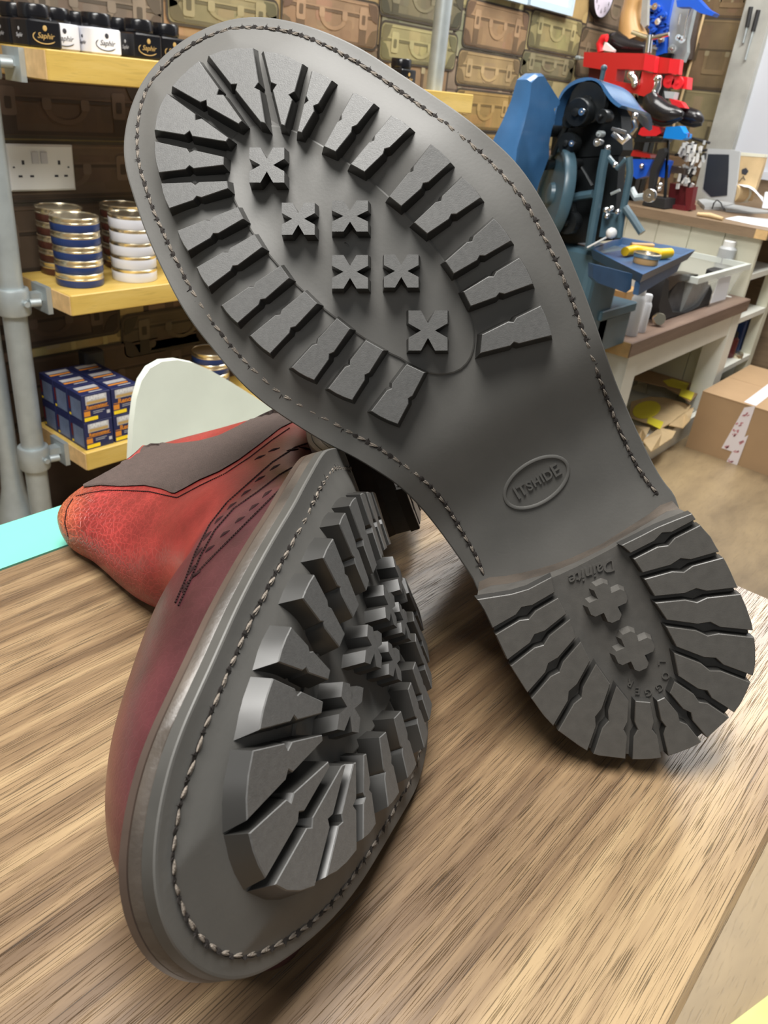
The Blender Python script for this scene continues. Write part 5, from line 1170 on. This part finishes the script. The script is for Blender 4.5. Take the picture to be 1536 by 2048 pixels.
for nm, pxs, X, d, m in (('red_plate', [(1262, 300), (1300, 309), (1301, 316), (1262, 312)], RX, .06, 'red'), ('blue_jaw', [(1264, 318), (1306, 319), (1300, 332), (1292, 352), (1272, 358), (1264, 350)], RX, .06, 'bluep'), ('blue_jaw', [(1322, 318), (1337, 322), (1328, 356), (1310, 352)], RX+.02, .05, 'bluep'), ('black_arm', [(1318, 298), (1328, 296), (1330, 304), (1312, 345), (1302, 400), (1294, 396), (1300, 340)], RX-.03, .03, 'blackm'), ('black_foot', [(1290, 392), (1330, 398), (1328, 418), (1284, 410)], RX-.02, .10, 'blackm')):
    mb = MB(); pprism(mb, pxs, 'x', X, (d, 0, 0)); mb.build(nm, m, bb)
for q in ((1284, 332), (1320, 370), (1318, 378), (1316, 330)): mb = MB(); mb.ell(at_x(*q, RX-.012), np.eye(3)*.011, 8, 6); mb.build('chrome_knob', 'chrome', bb, smooth=60)
# maroon display stand hung with silver and white pieces
MX = RX+.06
ms = thing('display_stand', at_x(1350, 415, MX), 'maroon stand crowded with hanging silver and white strips, left of the laptop', 'stand')
mb = MB(); pprism(mb, [(1326, 408), (1370, 412), (1370, 424), (1370, 428), (1324, 420)], 'x', MX, (.11, 0, 0)); mb.build('foot', 'maroon', ms)
mb = MB(); pprism(mb, [(1372, 376), (1388, 374), (1380, 420), (1370, 424)], 'x', MX+.01, (.04, 0, 0)); pprism(mb, [(1340, 366), (1376, 374), (1372, 414), (1334, 408)], 'x', MX+.05, (.04, 0, 0)); mb.build('upright', 'maroon', ms)
mb = MB(); pprism(mb, [(1340, 330), (1368, 337), (1368, 350), (1338, 344)], 'x', MX-.0, (.05, 0, 0)); mb.build('crossbar', 'welt', ms)
mb = MB(); bar(mb, [(1372, 290), (1384, 300), (1378, 376)], 'x', MX+.05, 6); bar(mb, [(1382, 276), (1420, 286)], 'x', MX+.05, 5); bar(mb, [(1350, 310), (1414, 300)], 'x', MX+.05, 5); mb.build('hanging_rail', 'blackm', ms)
r_ = random.Random(3)
for k in range(58):
    t = r_.random(); x = 1352+64*t*r_.uniform(.55, 1)+r_.uniform(-4, 6); y = 284+r_.uniform(0, 92)
    if x < 1352 and y < 310: x += 28
    if x > 1404 and y > 350: y -= 40
    X = MX+r_.uniform(-.005, .05); L_ = r_.uniform(6, 15); w = r_.uniform(3.5, 7)
    mb = MB(); P = at_x(x, y, X); D = (W3.T @ (P-CAM))[2]/F; mb.box(P, (.008, w*D, L_*D), rotz(r_.uniform(-.7, .7)) @ np.array(Matrix.Rotation(r_.uniform(-.5, .5), 3, 'X')))
    mb.build('hanging_strip', ['rope', 'white', 'rope', 'blackm', 'white', 'grey'][k % 6], ms)
# laptop
LX = 3.22
lp = thing('laptop', at_x(1440, 420, LX), 'open silver laptop with dark screen on the counter', 'laptop')
mb = MB(); pprism(mb, [(1416, 297), (1460, 299), (1480, 303), (1474, 360), (1466, 406), (1420, 396), (1404, 382)], 'x', LX+.05, (.012, 0, 0)); mb.build('lid', 'grey', lp)
mb = MB(); pprism(mb, [(1416, 308), (1458, 309), (1457, 345), (1454, 391), (1422, 394), (1406, 378)], 'x', LX+.048, (.004, 0, 0)); mb.build('screen', 'screen', lp)
P = [at_z(*q, cz+.012) for q in ((1396, 399), (1422, 396), (1478, 404), (1440, 414), (1410, 413))]; mb = MB(); mb.rings([[np.array((p[0], p[1], cz+.0004)) for p in P], P]); mb.build('keyboard_base', 'grey', lp)
# kraft packet, roll, sheets
KX = 3.36
kp = thing('kraft_pouch', at_x(1490, 390, KX), 'standing kraft paper pouch with dark flower mark right of the laptop', 'packet')
mb = MB(); pprism(mb, [(1473, 304), (1531, 309), (1526, 330), (1512, 374), (1500, 402), (1456, 398), (1462, 360)], 'x', KX, (.03, 0, 0)); mb.build('pouch', 'kraft', kp)
mb = MB(); pprism(mb, [(1473, 304), (1531, 309), (1530, 315), (1472, 311)], 'x', KX-.001, (.032, 0, 0)); mb.build('folded_top', 'cream', kp)
mb = MB(); 
for k in range(5): a = 2*math.pi*k/5; mb.ell(at_x(1489.5+3.4*math.cos(a), 343+3.4*math.sin(a), KX-.001), (np.array((.001, 0, 0)), np.array((0, .007, 0)), np.array((0, 0, .007))), 8, 6)
bar(mb, [(1478, 364), (1484, 356), (1490, 360), (1486, 352)], 'x', KX-.001, 1.6, 0, 5); bar(mb, [(1474, 366), (1476, 360)], 'x', KX-.001, 1.6, 0, 5); mb.build('flower_mark', 'ink', kp)
rl = thing('paper_roll', at_z(1470, 400, cz), 'cream paper roll with dark end lying before the kraft pouch', 'roll')
a = at_x(1465, 387, LX+.075); b = at_x(1492, 388, LX+.16); D = (W3.T @ (a-CAM))[2]/F; rr_ = 16*D
mb = MB(); mb.tube([a, b], rr_, 24); mb.build('roll', 'kraft', rl, smooth=40); mb = MB(); dv = (a-b)/np.linalg.norm(a-b); mb.tube([a, a+dv*.002], rr_*.5, 20); mb.build('dark_label', 'ink', rl, smooth=40); mb = MB(); mb.tube([b-(b-a)*.3, b+dv*-.003], rr_*1.03, 24); mb.build('pale_band', 'cream', rl, smooth=40)
# support of the roll
mb = MB(); rows = []
for t in np.linspace(0, 1, 12):
    a_ = at_x(1474+52*t, 368+26*t**1.6, LX+.12+.06*t); b_ = at_x(1490+36*t, 374+30*t**1.3-4*math.sin(math.pi*t), LX+.03); rows.append([a_, (a_+b_)/2+np.array((0, 0, .008*math.sin(math.pi*t))), b_])
mb.grid(rows); mb.grid([[p-np.array((0, 0, .0012)) for p in r] for r in rows]); tag(mb.build('curled_paper', 'paper', smooth=60), 'curled white paper sheet leaning on the cream roll', 'paper')
def flatz(name, pxs, z, m, label, cat, th=.002): P = [at_z(*q, z+th) for q in pxs]; mb = MB(); mb.rings([[p-np.array((0, 0, th)) for p in P], P]); return tag(mb.build(name, m), label, cat)
flatz('grey_folder', [(1444, 408), (1500, 406), (1560, 412), (1560, 424), (1500, 424), (1452, 420)], cz+.0004, 'grey', 'flat grey folder on the counter below the paper roll', 'folder', .006)
flatz('white_paper', [(1450, 437), (1476, 432), (1560, 440), (1560, 458), (1500, 448)], cz+.0004, 'paper', 'white sheet of paper at the front edge of the counter', 'paper', .001)
P = at_x(1534, 385, LX+.02); mb = MB(); pprism(mb, [(1530, 384), (1560, 386), (1560, 420), (1524, 416)], 'x', LX+.02, (.03, 0, 0)); tag(mb.build('white_box', 'paper'), 'white box at the right edge of the counter', 'box')
mb = MB(); a, m2, b = at_z(1394, 428, cz+.007), at_z(1420, 431, cz+.008), at_z(1446, 438, cz+.006); mb.tube([a, m2, b], [.006, .009, .006], 8); tag(mb.build('glue_brush', 'kraft', smooth=60), 'small pale yellow brush lying on the counter edge', 'brush')
mb = MB(); mb.tube([at_x(*q, LX-.01) for q in ((1424, 418), (1428, 406), (1434, 400), (1442, 406), (1447, 420))], .0025, 6); tag(mb.build('black_cable', 'blackm', smooth=60), 'loop of black cable in front of the laptop', 'cable')
# frames and clock on the back wall, tools on the trim
for pxs, lab in (([(1059, 13), (1139, 31), (1152, -60), (1068, -80)], 'pale blue framed picture on the wallpaper next to the clock'), ([(985, -8), (1048, 10), (1056, -70), (990, -88)], 'pale blue framed picture on the wallpaper left of the other one')):
    P = [at_y(*q, 1.685) for q in pxs]; x0_, x1_ = min(p[0] for p in P), max(p[0] for p in P); z0_, z1_ = P[0][2]*.5+P[1][2]*.5, max(p[2] for p in P)
    fm = thing('picture_frame', (x0_, 1.685, z0_), lab, 'picture', 'framed pictures on the back wall')
    b_ = .022; mb = MB()
    for a, b in (((x0_, z0_), (x1_, z0_+b_)), ((x0_, z1_-b_), (x1_, z1_)), ((x0_, z0_+b_), (x0_+b_, z1_-b_)), ((x1_-b_, z0_+b_), (x1_, z1_-b_))): mb.box2((a[0], 1.672, a[1]), (b[0], 1.698, b[1]))
    mb.build('frame', 'bpaint', fm); mb = MB(); mb.box2((x0_+b_, 1.688, z0_+b_), (x1_-b_, 1.697, z1_-b_)); mb.build('picture', 'paper', fm)
c = at_y(1212, -12, 1.672); bot = at_y(1205, 38, 1.672); rad = c[2]-bot[2]
ck = thing('wall_clock', (c[0], 1.69, c[2]-rad), 'round wall clock with dark rim and lilac face on the back wall', 'clock')
Rk = np.stack([np.array((1, 0, 0)), np.array((0, 0, 1)), np.array((0, -1, 0))], 1)
mb = MB(); mb.lathe([(rad*1.0, 0), (rad*1.02, .012), (rad*.97, .022), (rad*.93, .018)], (c[0], 1.698, c[2]), Rk, 40); mb.build('rim', 'blackm', ck, smooth=40)
mb = MB(); mb.lathe([(rad*.95, .0185), (rad*.95, .0195)], (c[0], 1.698, c[2]), Rk, 40); mb.build('face', 'lilac', ck, smooth=40)
mb = MB()
for h in range(1, 13):
    a = math.radians(90-30*h); cx_, cz2 = c[0]+rad*.70*math.cos(a), c[2]+rad*.70*math.sin(a); mb.text(str(h), rad*.30, lambda u, v, w: (cx_+u, 1.678-w, cz2+v), .0003, bold=-.0004)
mb.tube([(c[0], 1.677, c[2]), (c[0]+rad*.3, 1.677, c[2]+rad*.35)], .003, 6); mb.tube([(c[0], 1.676, c[2]), (c[0]-rad*.2, 1.676, c[2]+rad*.65)], .002, 6)
mb.build('numerals', 'ink', ck)
for (q0_, q1_, q2_, lab) in (((1502, 14), (1494, 54), (1486, 86), 'black handled tool hanging left on the grey wall trim'), ((1517, 20), (1506, 62), (1490, 120), 'black handled tool hanging right on the grey wall trim')):
    t = thing('hand_tool', at_x(*q0_, 3.554), lab, 'tool', 'tools hung on the wall trim'); mb = MB(); bar(mb, [q0_, q1_], 'x', 3.554, 9); mb.build('handle', 'blackm', t, smooth=50); mb = MB(); bar(mb, [q1_, q2_], 'x', 3.554, 4.5); mb.build('blade', 'galv', t, smooth=50)
# ------------------------------------------------------------------ light: ceiling panels and the room's pale walls as ambient
w = bpy.data.worlds.new('room_ambient'); SC.world = w; w.use_nodes = True
bg = w.node_tree.nodes['Background']; bg.inputs[0].default_value = (.93, .97, 1, 1); bg.inputs[1].default_value = .10
def panel(x, y, z, sx, sy, e, col=(1, .98, .94), tgt=None):
    l = bpy.data.lights.new('ceiling_panel', 'AREA'); l.shape = 'RECTANGLE'; l.size = sx; l.size_y = sy; l.energy = e; l.color = col
    o = bpy.data.objects.new('ceiling_panel', l); COL.objects.link(o); o.location = (x, y, z)
    if tgt is not None: o.rotation_euler = (Vector(tgt)-Vector((x, y, z))).to_track_quat('-Z', 'Y').to_euler()
panel(-.05, .30, 2.45, 1.2, .6, 62); panel(-1.6, -.9, 2.3, 1.2, .6, 6, tgt=(.1, .1, .9)); panel(2.0, 1.15, 2.5, 1.2, .5, 26); panel(3.0, .45, 2.5, 1.0, .6, 40)
SC.view_settings.view_transform = 'Standard'; SC.view_settings.look = 'None'; SC.view_settings.gamma = 1; SC.view_settings.use_curve_mapping = False
SC.view_settings.exposure = 0.35
